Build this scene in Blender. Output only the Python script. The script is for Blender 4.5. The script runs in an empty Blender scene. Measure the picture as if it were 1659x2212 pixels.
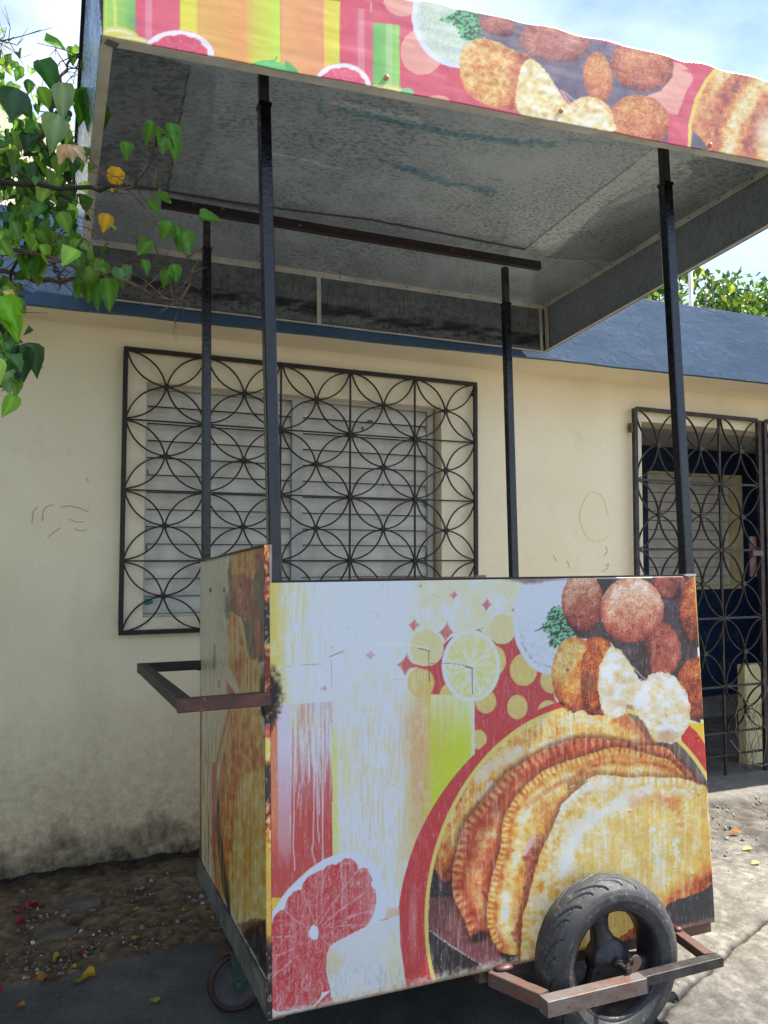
import bpy, bmesh, math, random
import numpy as np
from mathutils import Vector, Matrix, Euler
random.seed(7); np.random.seed(7)
sc = bpy.context.scene
COL = sc.collection
R = math.radians
# ---------------------------------------------------------------- camera
F_U, CX_U, CY_U = 1751.0646, 829.5, 1106.0
CAM_M = np.array([[0.91157, 0.41045, -0.02376], [-0.41112, 0.91012, -0.04916], [0.00145, 0.05458, 0.99851]])
PITCH, ROLL, YAW = 0.0541, -0.0017, -0.4236
def _rot(rx, ry, rz): return np.array((Matrix.Rotation(rz, 3, 'Z') @ Matrix.Rotation(ry, 3, 'Y') @ Matrix.Rotation(rx, 3, 'X')))
CAM_M = _rot(0, 0, YAW) @ _rot(PITCH, 0, 0) @ _rot(0, ROLL, 0)
cd = bpy.data.cameras.new('camera'); cam = bpy.data.objects.new('camera', cd); COL.objects.link(cam)
cd.sensor_fit = 'HORIZONTAL'; cd.sensor_width = 36; cd.lens = 36*F_U/1659.0; cd.clip_start = .05; cd.clip_end = 500
_m = Matrix.Identity(4)
for i in range(3):
    _m[i][0] = CAM_M[i, 0]; _m[i][1] = CAM_M[i, 2]; _m[i][2] = -CAM_M[i, 1]
cam.matrix_world = _m
sc.camera = cam
# ---------------------------------------------------------------- sky, sun, exposure
SUN_L = Vector((-.66, .07, -1.0)).normalized()          # direction the light travels
to_sun = -SUN_L
SUN_EL = math.asin(to_sun.z); SUN_AZ = math.atan2(to_sun.x, to_sun.y)
world = bpy.data.worlds.new('World'); sc.world = world; world.use_nodes = True
wn = world.node_tree.nodes; wl = world.node_tree.links; wn.clear()
wo = wn.new('ShaderNodeOutputWorld'); bg = wn.new('ShaderNodeBackground'); sky = wn.new('ShaderNodeTexSky')
sky.sky_type = 'NISHITA'; sky.sun_disc = False; sky.sun_elevation = SUN_EL; sky.sun_rotation = SUN_AZ
sky.air_density = 1.0; sky.dust_density = .6; sky.ozone_density = 1.6
tc = wn.new('ShaderNodeTexCoord'); mp = wn.new('ShaderNodeMapping'); mp.inputs['Scale'].default_value = (1.0, 1.3, 2.4); mp.inputs['Location'].default_value = (.35, .1, .2)
cn = wn.new('ShaderNodeTexNoise'); cn.inputs['Scale'].default_value = 2.1; cn.inputs['Detail'].default_value = 7; cn.inputs['Roughness'].default_value = .55
cr = wn.new('ShaderNodeValToRGB'); cr.color_ramp.elements[0].position = .41; cr.color_ramp.elements[1].position = .78
mx = wn.new('ShaderNodeMix'); mx.data_type = 'RGBA'; mx.inputs['B'].default_value = (6.0, 6.5, 7.4, 1)
wl.new(tc.outputs['Generated'], mp.inputs['Vector']); wl.new(mp.outputs[0], cn.inputs['Vector']); wl.new(cn.outputs['Fac'], cr.inputs['Fac'])
wl.new(cr.outputs['Color'], mx.inputs['Factor']); wl.new(sky.outputs[0], mx.inputs['A']); wl.new(mx.outputs['Result'], bg.inputs['Color'])
bg.inputs['Strength'].default_value = .095; wl.new(bg.outputs[0], wo.inputs['Surface'])
sd = bpy.data.lights.new('sun', 'SUN'); sd.energy = 4.2; sd.angle = R(.53); sd.color = (1, .95, .87)
so = bpy.data.objects.new('sun', sd); COL.objects.link(so); so.rotation_euler = SUN_L.to_track_quat('-Z', 'Y').to_euler(); so.location = (6, -2, 8)
sc.view_settings.view_transform = 'Standard'; sc.view_settings.look = 'None'; sc.view_settings.gamma = 1; sc.view_settings.exposure = 1.52
sc.cycles.max_bounces = 8; sc.cycles.diffuse_bounces = 5
# ---------------------------------------------------------------- material helpers
def lin(c):
    c = np.asarray(c, float)/255.0
    return np.where(c <= .04045, c/12.92, ((c+.055)/1.055)**2.4)
def srgb(r, g, b): return tuple(float(x) for x in lin((r, g, b)))+(1,)
class NT:
    def __init__(s, name):
        s.m = bpy.data.materials.new(name); s.m.use_nodes = True; s.t = s.m.node_tree; s.n = s.t.nodes; s.l = s.t.links
        s.p = s.n['Principled BSDF']; s.out = s.n['Material Output']; s.tc = s.n.new('ShaderNodeTexCoord')
        s.vec = s.tc.outputs['Object']
    def node(s, t, **k):
        n = s.n.new(t)
        for a, b in k.items():
            if a in n.inputs: n.inputs[a].default_value = b
            else: setattr(n, a, b)
        return n
    def noise(s, scale, detail=4, rough=.55, stretch=None):
        n = s.node('ShaderNodeTexNoise', Scale=scale, Detail=detail, Roughness=rough)
        if stretch:
            m = s.node('ShaderNodeMapping'); m.inputs['Scale'].default_value = stretch; s.l.new(s.vec, m.inputs['Vector']); s.l.new(m.outputs[0], n.inputs['Vector'])
        else: s.l.new(s.vec, n.inputs['Vector'])
        return n.outputs['Fac']
    def voro(s, scale, feature='F1', stretch=None, out='Distance'):
        n = s.node('ShaderNodeTexVoronoi', Scale=scale, feature=feature)
        if stretch:
            m = s.node('ShaderNodeMapping'); m.inputs['Scale'].default_value = stretch; s.l.new(s.vec, m.inputs['Vector']); s.l.new(m.outputs[0], n.inputs['Vector'])
        else: s.l.new(s.vec, n.inputs['Vector'])
        return n.outputs[out]
    def ramp(s, fac, stops):
        r = s.node('ShaderNodeValToRGB'); e = r.color_ramp.elements
        while len(e) < len(stops): e.new(.5)
        for i, (p, c) in enumerate(stops):
            e[i].position = p; e[i].color = c if len(c) == 4 else tuple(c)+(1,)
        s.l.new(fac, r.inputs['Fac']); return r.outputs['Color']
    def g(s, fac, a, b, lo=0, hi=1):
        return s.ramp(fac, [(a, (lo, lo, lo, 1)), (b, (hi, hi, hi, 1))])
    def mix(s, f, a, b, blend='MIX'):
        n = s.node('ShaderNodeMix', data_type='RGBA', blend_type=blend)
        for sock, val in ((n.inputs['Factor'], f), (n.inputs['A'], a), (n.inputs['B'], b)):
            if hasattr(val, 'links'): s.l.new(val, sock)
            elif isinstance(val, (int, float)): sock.default_value = val
            else: sock.default_value = val
        return n.outputs['Result']
    def attr(s, name='Col'): return s.node('ShaderNodeAttribute', attribute_name=name).outputs['Color']
    def math(s, op, a, b=0.):
        n = s.node('ShaderNodeMath', operation=op)
        for i, v in enumerate((a, b)):
            if hasattr(v, 'links'): s.l.new(v, n.inputs[i])
            else: n.inputs[i].default_value = v
        return n.outputs[0]
    def col(s, c):
        if hasattr(c, 'links'): s.l.new(c, s.p.inputs['Base Color'])
        else: s.p.inputs['Base Color'].default_value = c
    def set(s, rough=.5, metal=0., spec=None, coat=None):
        for k, v in (('Roughness', rough), ('Metallic', metal), ('Specular IOR Level', spec), ('Coat Weight', coat)):
            if v is None: continue
            if hasattr(v, 'links'): s.l.new(v, s.p.inputs[k])
            else: s.p.inputs[k].default_value = v
    def bump(s, h, strength=.3, dist=.01):
        b = s.node('ShaderNodeBump', Strength=strength, Distance=dist); s.l.new(h, b.inputs['Height']); s.l.new(b.outputs[0], s.p.inputs['Normal'])
# ---------------------------------------------------------------- mesh helpers
OFF = {}
def root_off(p):
    while p is not None:
        if p.name in OFF: return OFF[p.name]
        p = p.parent
    return None
def mesh_obj(name, V, Fc, mat, parent=None, smooth=False, colors=None, at=None):
    me = bpy.data.meshes.new(name)
    V = np.asarray(V, float)
    off = root_off(parent)
    if off is None and at is not None: off = Vector(at)
    if off is not None: V = V-np.array(off)
    if isinstance(Fc, np.ndarray) and Fc.ndim == 2:
        n, k = Fc.shape
        me.vertices.add(len(V)); me.vertices.foreach_set('co', V.astype(np.float32).ravel())
        me.loops.add(n*k); me.loops.foreach_set('vertex_index', Fc.astype(np.int32).ravel())
        me.polygons.add(n); me.polygons.foreach_set('loop_start', (np.arange(n)*k).astype(np.int32)); me.polygons.foreach_set('loop_total', np.full(n, k, np.int32))
        me.update(calc_edges=True)
    else:
        me.from_pydata([tuple(map(float, v)) for v in V], [], [tuple(int(i) for i in f) for f in Fc]); me.update()
    me.validate()
    if smooth: me.polygons.foreach_set('use_smooth', np.ones(len(me.polygons), bool))
    if colors is not None:
        a = me.color_attributes.new('Col', 'FLOAT_COLOR', 'POINT'); c = np.ones((len(V), 4), np.float32); c[:, :3] = colors; a.data.foreach_set('color', c.ravel())
    ms = mat if isinstance(mat, (list, tuple)) else [mat]
    for m in ms: me.materials.append(m.m if isinstance(m, NT) else m)
    o = bpy.data.objects.new(name, me); COL.objects.link(o)
    if parent is not None: o.parent = parent
    elif at is not None: o.location = at
    return o
def empty(name, loc=(0, 0, 0)):
    o = bpy.data.objects.new(name, None); COL.objects.link(o); o.location = loc; o.empty_display_size = .1; OFF[o.name] = Vector(loc); return o
def tag(o, label=None, cat=None, group=None, kind=None):
    for k, v in (('label', label), ('category', cat), ('group', group), ('kind', kind)):
        if v: o[k] = v
    return o
class MB:
    def __init__(s): s.v = []; s.f = []
    def add(s, V, Fc): b = len(s.v); s.v += [tuple(x) for x in V]; s.f += [tuple(i+b for i in f) for f in Fc]; return s
    def hexa(s, P): return s.add(P, [(0, 3, 2, 1), (4, 5, 6, 7), (0, 1, 5, 4), (1, 2, 6, 5), (2, 3, 7, 6), (3, 0, 4, 7)])
    def box(s, a, b):
        x0, y0, z0 = a; x1, y1, z1 = b
        return s.hexa([(x0, y0, z0), (x1, y0, z0), (x1, y1, z0), (x0, y1, z0), (x0, y0, z1), (x1, y0, z1), (x1, y1, z1), (x0, y1, z1)])
    def bar(s, p, q, w, h=None, up=(0, 0, 1), ext=0., bev=0.):
        p = Vector(p); q = Vector(q); h = h or w; d = (q-p).normalized(); p = p-d*ext; q = q+d*ext
        up = Vector(up); sd_ = d.cross(up)
        if sd_.length < 1e-4: sd_ = d.cross(Vector((1, 0, 0)))
        sd_.normalize(); u = sd_.cross(d).normalized()
        if bev:
            pr = [(-w/2+bev, -h/2), (w/2-bev, -h/2), (w/2, -h/2+bev), (w/2, h/2-bev), (w/2-bev, h/2), (-w/2+bev, h/2), (-w/2, h/2-bev), (-w/2, -h/2+bev)]
        else: pr = [(-w/2, -h/2), (w/2, -h/2), (w/2, h/2), (-w/2, h/2)]
        n = len(pr); V = [p+sd_*a+u*b for a, b in pr]+[q+sd_*a+u*b for a, b in pr]
        return s.add(V, [tuple(range(n))]+[tuple(range(2*n-1, n-1, -1))]+[(i, i+n, (i+1) % n+n, (i+1) % n) for i in range(n)])
    def tube(s, pts, rad, n=8, caps=True):
        pts = [Vector(p) for p in pts]; rs = rad if isinstance(rad, (list, tuple)) else [rad]*len(pts)
        V = []; prev = None
        for i, p in enumerate(pts):
            d = (pts[min(i+1, len(pts)-1)]-pts[max(i-1, 0)]).normalized()
            if prev is None: a = d.orthogonal().normalized()
            else:
                a = prev-d*prev.dot(d)
                a = a.normalized() if a.length > 1e-5 else d.orthogonal().normalized()
            prev = a; b = d.cross(a)
            V += [p+(a*math.cos(t)+b*math.sin(t))*rs[i] for t in [2*math.pi*k/n for k in range(n)]]
        Fc = []
        for i in range(len(pts)-1):
            for k in range(n): Fc.append((i*n+k, i*n+(k+1) % n, (i+1)*n+(k+1) % n, (i+1)*n+k))
        if caps: Fc += [tuple(range(n-1, -1, -1)), tuple((len(pts)-1)*n+k for k in range(n))]
        return s.add(V, Fc)
    def cyl(s, c, ax, r, h, n=20, r2=None):
        c = Vector(c); ax = Vector(ax).normalized(); return s.tube([c-ax*h/2, c+ax*h/2], [r, r if r2 is None else r2], n)
    def lathe(s, c, ax, prof, n=48, closed=False):
        c = Vector(c); ax = Vector(ax).normalized(); a = ax.orthogonal().normalized(); b = ax.cross(a); V = []
        for k in range(n):
            t = 2*math.pi*k/n; d = a*math.cos(t)+b*math.sin(t)
            V += [c+ax*h+d*r for r, h in prof]
        m = len(prof); Fc = []
        for k in range(n):
            for j in range(m if closed else m-1): Fc.append((k*m+j, k*m+(j+1) % m, ((k+1) % n)*m+(j+1) % m, ((k+1) % n)*m+j))
        return s.add(V, Fc)
    def ball(s, c, r, sc_=(1, 1, 1), n=10, m=6):
        c = Vector(c); V = [c+Vector((0, 0, r*sc_[2]))]
        for j in range(1, m):
            for k in range(n):
                t = math.pi*j/m; p = 2*math.pi*k/n; V.append(c+Vector((r*sc_[0]*math.sin(t)*math.cos(p), r*sc_[1]*math.sin(t)*math.sin(p), r*sc_[2]*math.cos(t))))
        V.append(c-Vector((0, 0, r*sc_[2]))); Fc = [(0, 1+k, 1+(k+1) % n) for k in range(n)]
        for j in range(m-2):
            for k in range(n): Fc.append((1+j*n+k, 1+(j+1)*n+k, 1+(j+1)*n+(k+1) % n, 1+j*n+(k+1) % n))
        e = len(V)-1; Fc += [(e, 1+(m-2)*n+(k+1) % n, 1+(m-2)*n+k) for k in range(n)]
        return s.add(V, Fc)
    def build(s, name, mat, parent=None, smooth=False, at=None): return mesh_obj(name, s.v, s.f, mat, parent, smooth, None, at)
def grid_mesh(nu, nv):
    i, j = np.meshgrid(np.arange(nu-1), np.arange(nv-1)); a = (j*nu+i).ravel()
    return np.stack([a, a+1, a+1+nu, a+nu], 1)
# ---------------------------------------------------------------- numpy painting of the printed vinyl
# artwork coordinates (u,v) are plane coordinates of the printed sheets; see art_uv()
def _hash(ix, iy, seed):
    h = (ix.astype(np.int64)*374761393 + iy.astype(np.int64)*668265263 + seed*974711) & 0x7fffffff
    h = ((h ^ (h >> 13))*1274126177) & 0x7fffffff
    h = h ^ (h >> 16)
    return (h & 0xffff)/65535.0
def vnoise(x, y, seed=0):
    ix = np.floor(x); iy = np.floor(y); fx = x-ix; fy = y-iy
    fx = fx*fx*(3-2*fx); fy = fy*fy*(3-2*fy)
    a = _hash(ix, iy, seed); b = _hash(ix+1, iy, seed); c = _hash(ix, iy+1, seed); d = _hash(ix+1, iy+1, seed)
    return (a*(1-fx)+b*fx)*(1-fy)+(c*(1-fx)+d*fx)*fy
def fbm(x, y, seed=0, octv=4):
    s = 0; a = .5; t = 0
    for k in range(octv):
        s = s+a*vnoise(x*2**k+k*17.3, y*2**k-k*9.1, seed+k); t += a; a *= .55
    return s/t
def cells(x, y, seed=0):
    ix = np.floor(x); iy = np.floor(y); best = np.full(x.shape, 9.)
    for dx in (-1, 0, 1):
        for dy in (-1, 0, 1):
            px = ix+dx+_hash(ix+dx, iy+dy, seed); py = iy+dy+_hash(ix+dx, iy+dy, seed+5)
            best = np.minimum(best, (px-x)**2+(py-y)**2)
    return np.sqrt(best)
def sm(e0, e1, x):
    t = np.clip((x-e0)/(e1-e0), 0, 1); return t*t*(3-2*t)
class Art:
    def __init__(s, u, v, base):
        s.u = u; s.v = v; s.c = np.empty(u.shape+(3,)); s.c[:] = base
        s.n1 = fbm(u/9, v/9, 3); s.fine = fbm(u/2.6, v/2.6, 11, 3)
    def put(s, m, col):
        m = np.clip(m, 0, 1)[..., None]; col = np.asarray(col, float)
        s.c = s.c*(1-m)+col*m
    def ell(s, cx, cy, rx, ry, soft=1.2, rot=0., rough=0., seed=1):
        dx = s.u-cx; dy = s.v-cy
        if rot: dx, dy = dx*math.cos(rot)+dy*math.sin(rot), -dx*math.sin(rot)+dy*math.cos(rot)
        r = np.sqrt((dx/rx)**2+(dy/ry)**2)
        d = (r-1)*min(rx, ry)
        if rough: d = d+(fbm(s.u/5, s.v/5, seed, 3)-.5)*rough
        return np.clip(.5-d/soft, 0, 1)
    def poly(s, pts, soft=1.2, rough=0., seed=1, sc=5.):
        P = np.array(pts, float); U = s.u; V = s.v
        x0, y0 = P.min(0)-soft*2-rough-2; x1, y1 = P.max(0)+soft*2+rough+2
        out = np.zeros(U.shape)
        bb = (U > x0) & (U < x1) & (V > y0) & (V < y1)
        if not bb.any(): return out
        u = U[bb]; v = V[bb]; ins = np.zeros(u.shape, bool); dm = np.full(u.shape, 1e9)
        n = len(P)
        for i in range(n):
            ax, ay = P[i]; bx, by = P[(i+1) % n]
            if ay != by:
                cr = ((ay > v) != (by > v)) & (u < (bx-ax)*(v-ay)/(by-ay)+ax); ins ^= cr
            ex, ey = bx-ax, by-ay; L = ex*ex+ey*ey+1e-9
            t = np.clip(((u-ax)*ex+(v-ay)*ey)/L, 0, 1)
            dm = np.minimum(dm, (u-ax-t*ex)**2+(v-ay-t*ey)**2)
        d = np.sqrt(dm); d = np.where(ins, -d, d)
        if rough: d = d+(fbm(u/sc, v/sc, seed, 3)-.5)*rough
        out[bb] = np.clip(.5-d/soft, 0, 1)
        return out
    def line(s, pts, w, soft=1.0, taper=False):
        P = np.array(pts, float); U = s.u; V = s.v; out = np.zeros(U.shape)
        x0, y0 = P.min(0)-w-3; x1, y1 = P.max(0)+w+3
        bb = (U > x0) & (U < x1) & (V > y0) & (V < y1)
        if not bb.any(): return out
        u = U[bb]; v = V[bb]; dm = np.full(u.shape, 1e9)
        for i in range(len(P)-1):
            ax, ay = P[i]; ex, ey = P[i+1]-P[i]; L = ex*ex+ey*ey+1e-9
            t = np.clip(((u-ax)*ex+(v-ay)*ey)/L, 0, 1)
            dm = np.minimum(dm, (u-ax-t*ex)**2+(v-ay-t*ey)**2)
        out[bb] = np.clip(.5-(np.sqrt(dm)-w/2)/soft, 0, 1)
        return out
RAMP_T = [0, .15, .32, .5, .64, .78, .9, 1]
RAMP_C = np.array([(45, 32, 32), (112, 48, 36), (176, 72, 44), (214, 118, 58), (230, 168, 82), (238, 206, 118), (242, 230, 178), (232, 238, 248)], float)
def chaikin(P, k=2):
    for _ in range(k):
        Q = []
        for a, b in zip(P, P[1:]+P[:1]): Q += [(a[0]*.75+b[0]*.25, a[1]*.75+b[1]*.25), (a[0]*.25+b[0]*.75, a[1]*.25+b[1]*.75)]
        P = Q
    return P
def fry(t, pal=RAMP_C):
    t = np.clip(t, 0, 1)
    return np.stack([np.interp(t, RAMP_T, pal[:, k]) for k in range(3)], -1)
RAMP_P = np.array([(48, 34, 38), (108, 46, 42), (158, 72, 60), (192, 102, 84), (212, 142, 112), (228, 182, 150), (236, 212, 190), (240, 238, 242)], float)
RAMP_R = np.array([(50, 30, 30), (124, 46, 36), (184, 70, 48), (206, 98, 60), (222, 140, 84), (236, 192, 126), (240, 220, 180), (238, 236, 236)], float)
RAMP_Y = np.array([(60, 34, 24), (150, 62, 40), (204, 104, 58), (224, 156, 76), (228, 188, 92), (232, 208, 128), (236, 226, 178), (232, 240, 250)], float)
def TA(x0, y0, s):
    return lambda *p: [(x0+a*s, y0+b*s) for a, b in p] if len(p) > 1 else (x0+p[0][0]*s, y0+p[0][1]*s)
s7 = .23148
ZA = TA(576.0, 1228.9, s7); ZB = TA(905.2, 1228.9, s7); ZC = TA(1179.5, 1228.9, s7); ZD = TA(576, 1558.0, s7)
ZE = TA(905.2, 1558.0, s7); ZF = TA(1179.5, 1503.2, s7); ZG = TA(576, 1832.3, s7); ZH = TA(850.3, 1755.5, .26455); ZI = TA(987.5, 1700.7, .40477)
def conic(u, v, m, c):
    x = (u-m[0])/100; y = (v-m[1])/100
    F = c[0]*x*x+c[1]*x*y+c[2]*y*y+c[3]*x+c[4]*y-1
    gx = (2*c[0]*x+c[1]*y+c[3])/100; gy = (c[1]*x+2*c[2]*y+c[4])/100
    return F/np.sqrt(gx*gx+gy*gy+1e-12)
def art_front(u, v):
    A = Art(u, v, (222, 231, 243)); n1 = A.n1; fine = A.fine
    stk = fbm(u/4.5, v/70, 21, 4); stk2 = fbm(u/2.2, v/45, 31, 3); blot = fbm(u/60, v/50, 41, 3); bl2 = fbm(u/22, v/26, 44, 3)
    W_ = np.array((222, 231, 245.))
    # washed yellow ground
    A.put(sm(.42, .75, blot*.6+stk*.5)*.8*(sm(870, 905, u)+sm(720, 640, u)*.8+.12), (228, 228, 192))
    A.put(sm(.35, .7, bl2)*sm(865, 900, u)*.75, (226, 224, 182))
    yl = sm(632, 588, u+ (bl2-.5)*30)*sm(1560, 1500, v)
    A.put(yl*(.45+.6*sm(.3, .6, bl2)), (226, 206, 92))
    A.put(sm(.52, .7, stk)*sm(740, 600, u)*sm(1530, 1400, v)*.6, (226, 214, 130))
    # red ground with cream dots
    RED = np.array((201, 72, 76.))
    redp = ZB((-6, 912), (100, 905), (205, 840), (232, 700), (300, 640), (560, 560), (600, 600), (730, 700), (800, 690), (880, 600), (915, 720), (1000, 840), (1120, 930), (1260, 990), (1260, 1200), (1340, 1330), (700, 1800), (520, 1800), (520, 1250), (200, 1175), (-6, 1180))
    redc = RED*(1+(fine-.5)[..., None]*.12)+ (stk2[..., None] > .68)*12
    A.put(A.poly(redp), redc)
    cream = np.stack([222+20*(n1-.5)+14*(stk-.5), 200+30*(n1-.5), 118+60*(stk-.4)], -1)
    for cx, cy, rx, ry in ((75, 740, 155, 168), (780, 560, 122, 142), (690, 855, 122, 143), (978, 942, 128, 150), (18, 1062, 125, 140), (300, 1182, 108, 122), (623, 1237, 97, 111), (919, 1290, 96, 114), (1242, 1040, 108, 122), (555, 1593, 78, 91)):
        x, y = ZB((cx, cy)); cc = cream if cy > 760 else cream*.3+np.array((226, 224, 180))*.7
        A.put(A.ell(x, y, rx*s7, ry*s7), cc)
    x, y = ZB((1206, 1345)); A.put(A.ell(x, y, 102*s7, 118*s7)*(v < y), cream)
    for x, y, a, b, st in ((908, 1266, 6.2, 6.8, .6), (894.3, 1350.4, 15, 17.5, .75), (817, 1330, 8, 8, .12), (800.5, 1415.3, 14, 14, .5), (877, 1436, 23, 29, .95), (701, 1487, 8, 9, .45), (717, 1399, 3, 5, .6), (611, 1469, 2.5, 2.5, .8),
                           (980.4, 1285.6, 11, 12.5, .7), (1051.3, 1306.4, 14.5, 17.5, .82), (964.2, 1365.8, 20, 26, .97), (1109.5, 1318, 6, 7, .85), (1041, 1358, 3, 4, .8), (905, 1350, 2.5, 4, .8), (693.5, 1488, 3, 8, .3)):
        r = (np.abs((u-x)/a+.12*(v-y)/b))**.72+(np.abs((v-y)/b))**.72
        A.put(np.clip((1-r)*5, 0, 1)*st*(.72+.5*(stk > .4)*fine), RED+np.array((8, 22, 22)))
    A.put(A.poly(ZA((1340, 880), (1400, 893), (1500, 918), (1545, 905), (1545, 925), (1490, 945), (1400, 915), (1350, 925))), RED+10)
    # glass 3 lime juice
    g3 = A.poly([(931, 1500), (1024, 1503), (1026, 1640), (960, 1760), (900, 1830), (925, 1600)], 2)
    A.put(A.poly([(900, 1490), (932, 1490), (1000, 1700), (890, 1860), (860, 1860)], 8)*.5, (224, 196, 120))
    lt = sm(1495, 1620, v+(stk-.5)*60)
    lime = W_*.35+np.array((226, 232, 150))*.65
    lime = lime*(1-lt[..., None])+np.array((205, 220, 66.))*lt[..., None]
    k = (sm(1012, 1025, u)*.85)[..., None]; lime = lime*(1-k)+W_*k
    A.put(g3, lime)
    # glass 2: bleached with orange at the right
    g2 = ((u > 716) & (u < 931) & (v > 1400))*1.
    og = sm(846, 900, u-(v-1560)*.09+(stk-.5)*60)*sm(1475, 1580, v)*sm(.22, .42, stk2*.6+stk*.5)
    A.put(g2*sm(936, 926, u)*og*(.45+.5*sm(.35, .6, stk2)), np.stack([222-8*(fine-.5), 166+26*(stk-.5)*2, 108+50*(stk2-.4)], -1))
    A.put(g2*sm(910, 928, u)*sm(1455, 1500, v)*.75, (222, 198, 104))
    A.put(sm(925, 945, u)*sm(985, 950, u+(v-1600)*.25)*sm(1490, 1540, v)*sm(1790, 1700, v)*.55*stk, (222, 190, 110))
    A.put(g2*sm(.50, .68, stk2)*sm(1460, 1620, v)*.6, (228, 208, 160)); A.put(g2*sm(.5, .66, bl2*.5+stk*.5)*.5, (230, 224, 180))
    A.put(((u > 716) & (u < 735))*sm(1560, 1620, v)*sm(733, 728, u)*.75*(.5+.5*bl2), (226, 226, 96))
    A.put(A.ell(750, 1640, 14, 60, 12)*.3, (228, 226, 130))
    # glass 1 grapefruit juice
    g1 = ((u < 718) & (v > 1516+(718-u)*.06)).astype(float)*sm(719.5, 717.5, u-(v-1520)*.009)
    top = sm(1500, 1600, v); f = sm(.28, .72, stk*.75+fine*.15+sm(1560, 1880, v)*.42)*(.55+.45*sm(1560, 1800, v))
    redj = np.stack([206-2*top, 92-8*top+46*(stk2-.5), 90-8*top+42*(stk2-.5)], -1)
    A.put(g1*f*sm(627, 631, u), redj)
    A.put(g1*(u < 599+(v-1560)*.012), (228, 112+30*(1-0), 104)); A.put(g1*sm(1750, 1890, v)*(u < 632), redj)
    lav = ((u > 599+(v-1560)*.012) & (u < 627))*g1*sm(1880, 1740, v)
    A.put(lav, np.stack([220+0*u, 214-34*sm(1600, 1720, v), 232-34*sm(1600, 1720, v)], -1))
    A.put(lav*sm(1700, 1860, v)*.8, (212, 110, 112))
    wht = (226, 226, 236)
    for pts, w in (((655, 1560, 652, 1700), 2), ((668, 1610, 668, 1680, 667, 1690), 3.4), ((679, 1600, 677, 1820, 674, 1836, 682, 1870, 684, 1905), 2.2), ((685, 1580, 686, 1780, 690, 1822), 2), ((697, 1560, 697, 1860, 696, 1900), 3), ((692, 1600, 690, 1760), 1.6), ((648, 1690, 642, 1746), 1.6), ((636, 1620, 634, 1830, 637, 1880), 2.4), ((697, 1900, 697, 2150), 2.2), ((690, 1960, 690, 2120), 1)):
        p = list(zip(pts[::2], pts[1::2])); A.put(A.line(p, w)*.85, wht)
    A.put(A.line(ZD((1435, 80), (1433, 150)), 2)*.8, wht); A.put(A.line(ZD((1435, 570), (1434, 625)), 3)*.9, wht)
    # rims
    A.put(A.line(ZA((45, 975), (120, 935), (250, 905), (420, 890), (585, 885)), 3.2)*.7, (236, 238, 244))
    A.put(A.line(ZA((45, 968), (200, 912), (400, 893), (580, 888)), 1)*.55, (120, 100, 96))
    A.put(A.line(ZA((980, 712), (1200, 696), (1380, 712), (1510, 745)), 3)*.7, (238, 240, 246))
    A.put(A.line(ZA((590, 822), (640, 798), (715, 770)), 1.6)*.8, (88, 74, 80)); A.put(A.line(ZA((605, 850), (605, 1095)), 1)*.5, (140, 130, 140))
    A.put(A.line(ZA((1420, 743), (1480, 755), (1524, 770)), 1.8)*.85, (70, 62, 66)); A.put(A.line(ZA((1510, 780), (1521, 1050)), 2)*.85, (110, 66, 84))
    A.put(A.line(ZA((1180, 1030), (1350, 1028), (1520, 1052)), 1.4)*.6, (214, 200, 150))
    # bowl of dip
    x, y = ZB((1230, 480)); b = A.ell(x, y, 350*s7, 507*s7)
    A.put(b, np.stack([216+8*(n1-.5), 224+6*(n1-.5), 242+0*u], -1))
    ring = A.ell(x, y, 310*s7, 450*s7)-A.ell(x, y, 285*s7, 415*s7)
    A.put(np.clip(ring, 0, 1)*sm(1330, 1400, v)*sm(.5, .62, fbm(u/3, v/3, 77, 3))*.8, (130, 160, 140))
    A.put(A.ell(x, y, 285*s7, 415*s7, 6)*sm(.58, .66, fine)*.35*sm(1320, 1400, v), (150, 178, 160))
    pars = .95*A.poly(ZB((1090, 580), (1180, 500), (1210, 380), (1325, 335), (1390, 400), (1410, 470), (1490, 600), (1400, 650), (1340, 700), (1300, 730), (1215, 720), (1205, 600), (1150, 560)), 1.2, 14, 7, 4)
    pn = fbm(u/4, v/3, 91, 4)
    A.put(pars, np.where((pn > .5)[..., None], np.array((112, 178, 138.))*(.6+.8*pn[..., None]), np.array((24, 52, 42.))+30*pn[..., None]))
    A.put(A.line(ZB((1085, 582), (1180, 540), (1300, 520)), 1.6), (30, 40, 36))
    # dark ground behind the balls
    dark = A.poly(ZC((200, 95), (1384, 80), (1440, 1440), (1340, 1400), (1300, 1100), (1200, 1000), (870, 1050), (600, 680), (290, 640), (180, 460)))
    A.put(dark, np.stack([62+18*fine, 50+12*fine, 56+14*fine], -1)*(1+.5*(bl2[..., None]-.5)))
    crumb = cells(u/3.6, v/3.6, 5); crumb2 = fbm(u/1.6, v/1.6, 55, 2)
    def ball(cx, cy, rx, ry, tt, tb, pal=RAMP_P, rot=0., lx=0., gain=.5, seed=9):
        x, y = ZC((cx, cy)); m = A.ell(x, y, rx*s7, ry*s7, 1.4, rot, 5, seed)
        q = np.clip((v-(y-ry*s7))/(2*ry*s7), 0, 1); h = (u-x)/(rx*s7)
        r = np.sqrt(((u-x)/(rx*s7))**2+((v-y)/(ry*s7))**2)
        t = tt+(tb-tt)*q**1.2+lx*h-.16*sm(.75, 1, r)-(crumb-.45)*gain*.7+(crumb2-.5)*gain*.45+(n1-.5)*.42+(bl2-.5)*.3
        A.put(m, fry(t, pal)); return m
    ball(1160, 110, 165, 180, .5, .08, lx=-.05)
    ball(340, 310, 193, 290, .84, .2)
    ball(1080, 760, 178, 262, .42, .3, lx=.14, gain=.4)
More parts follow.
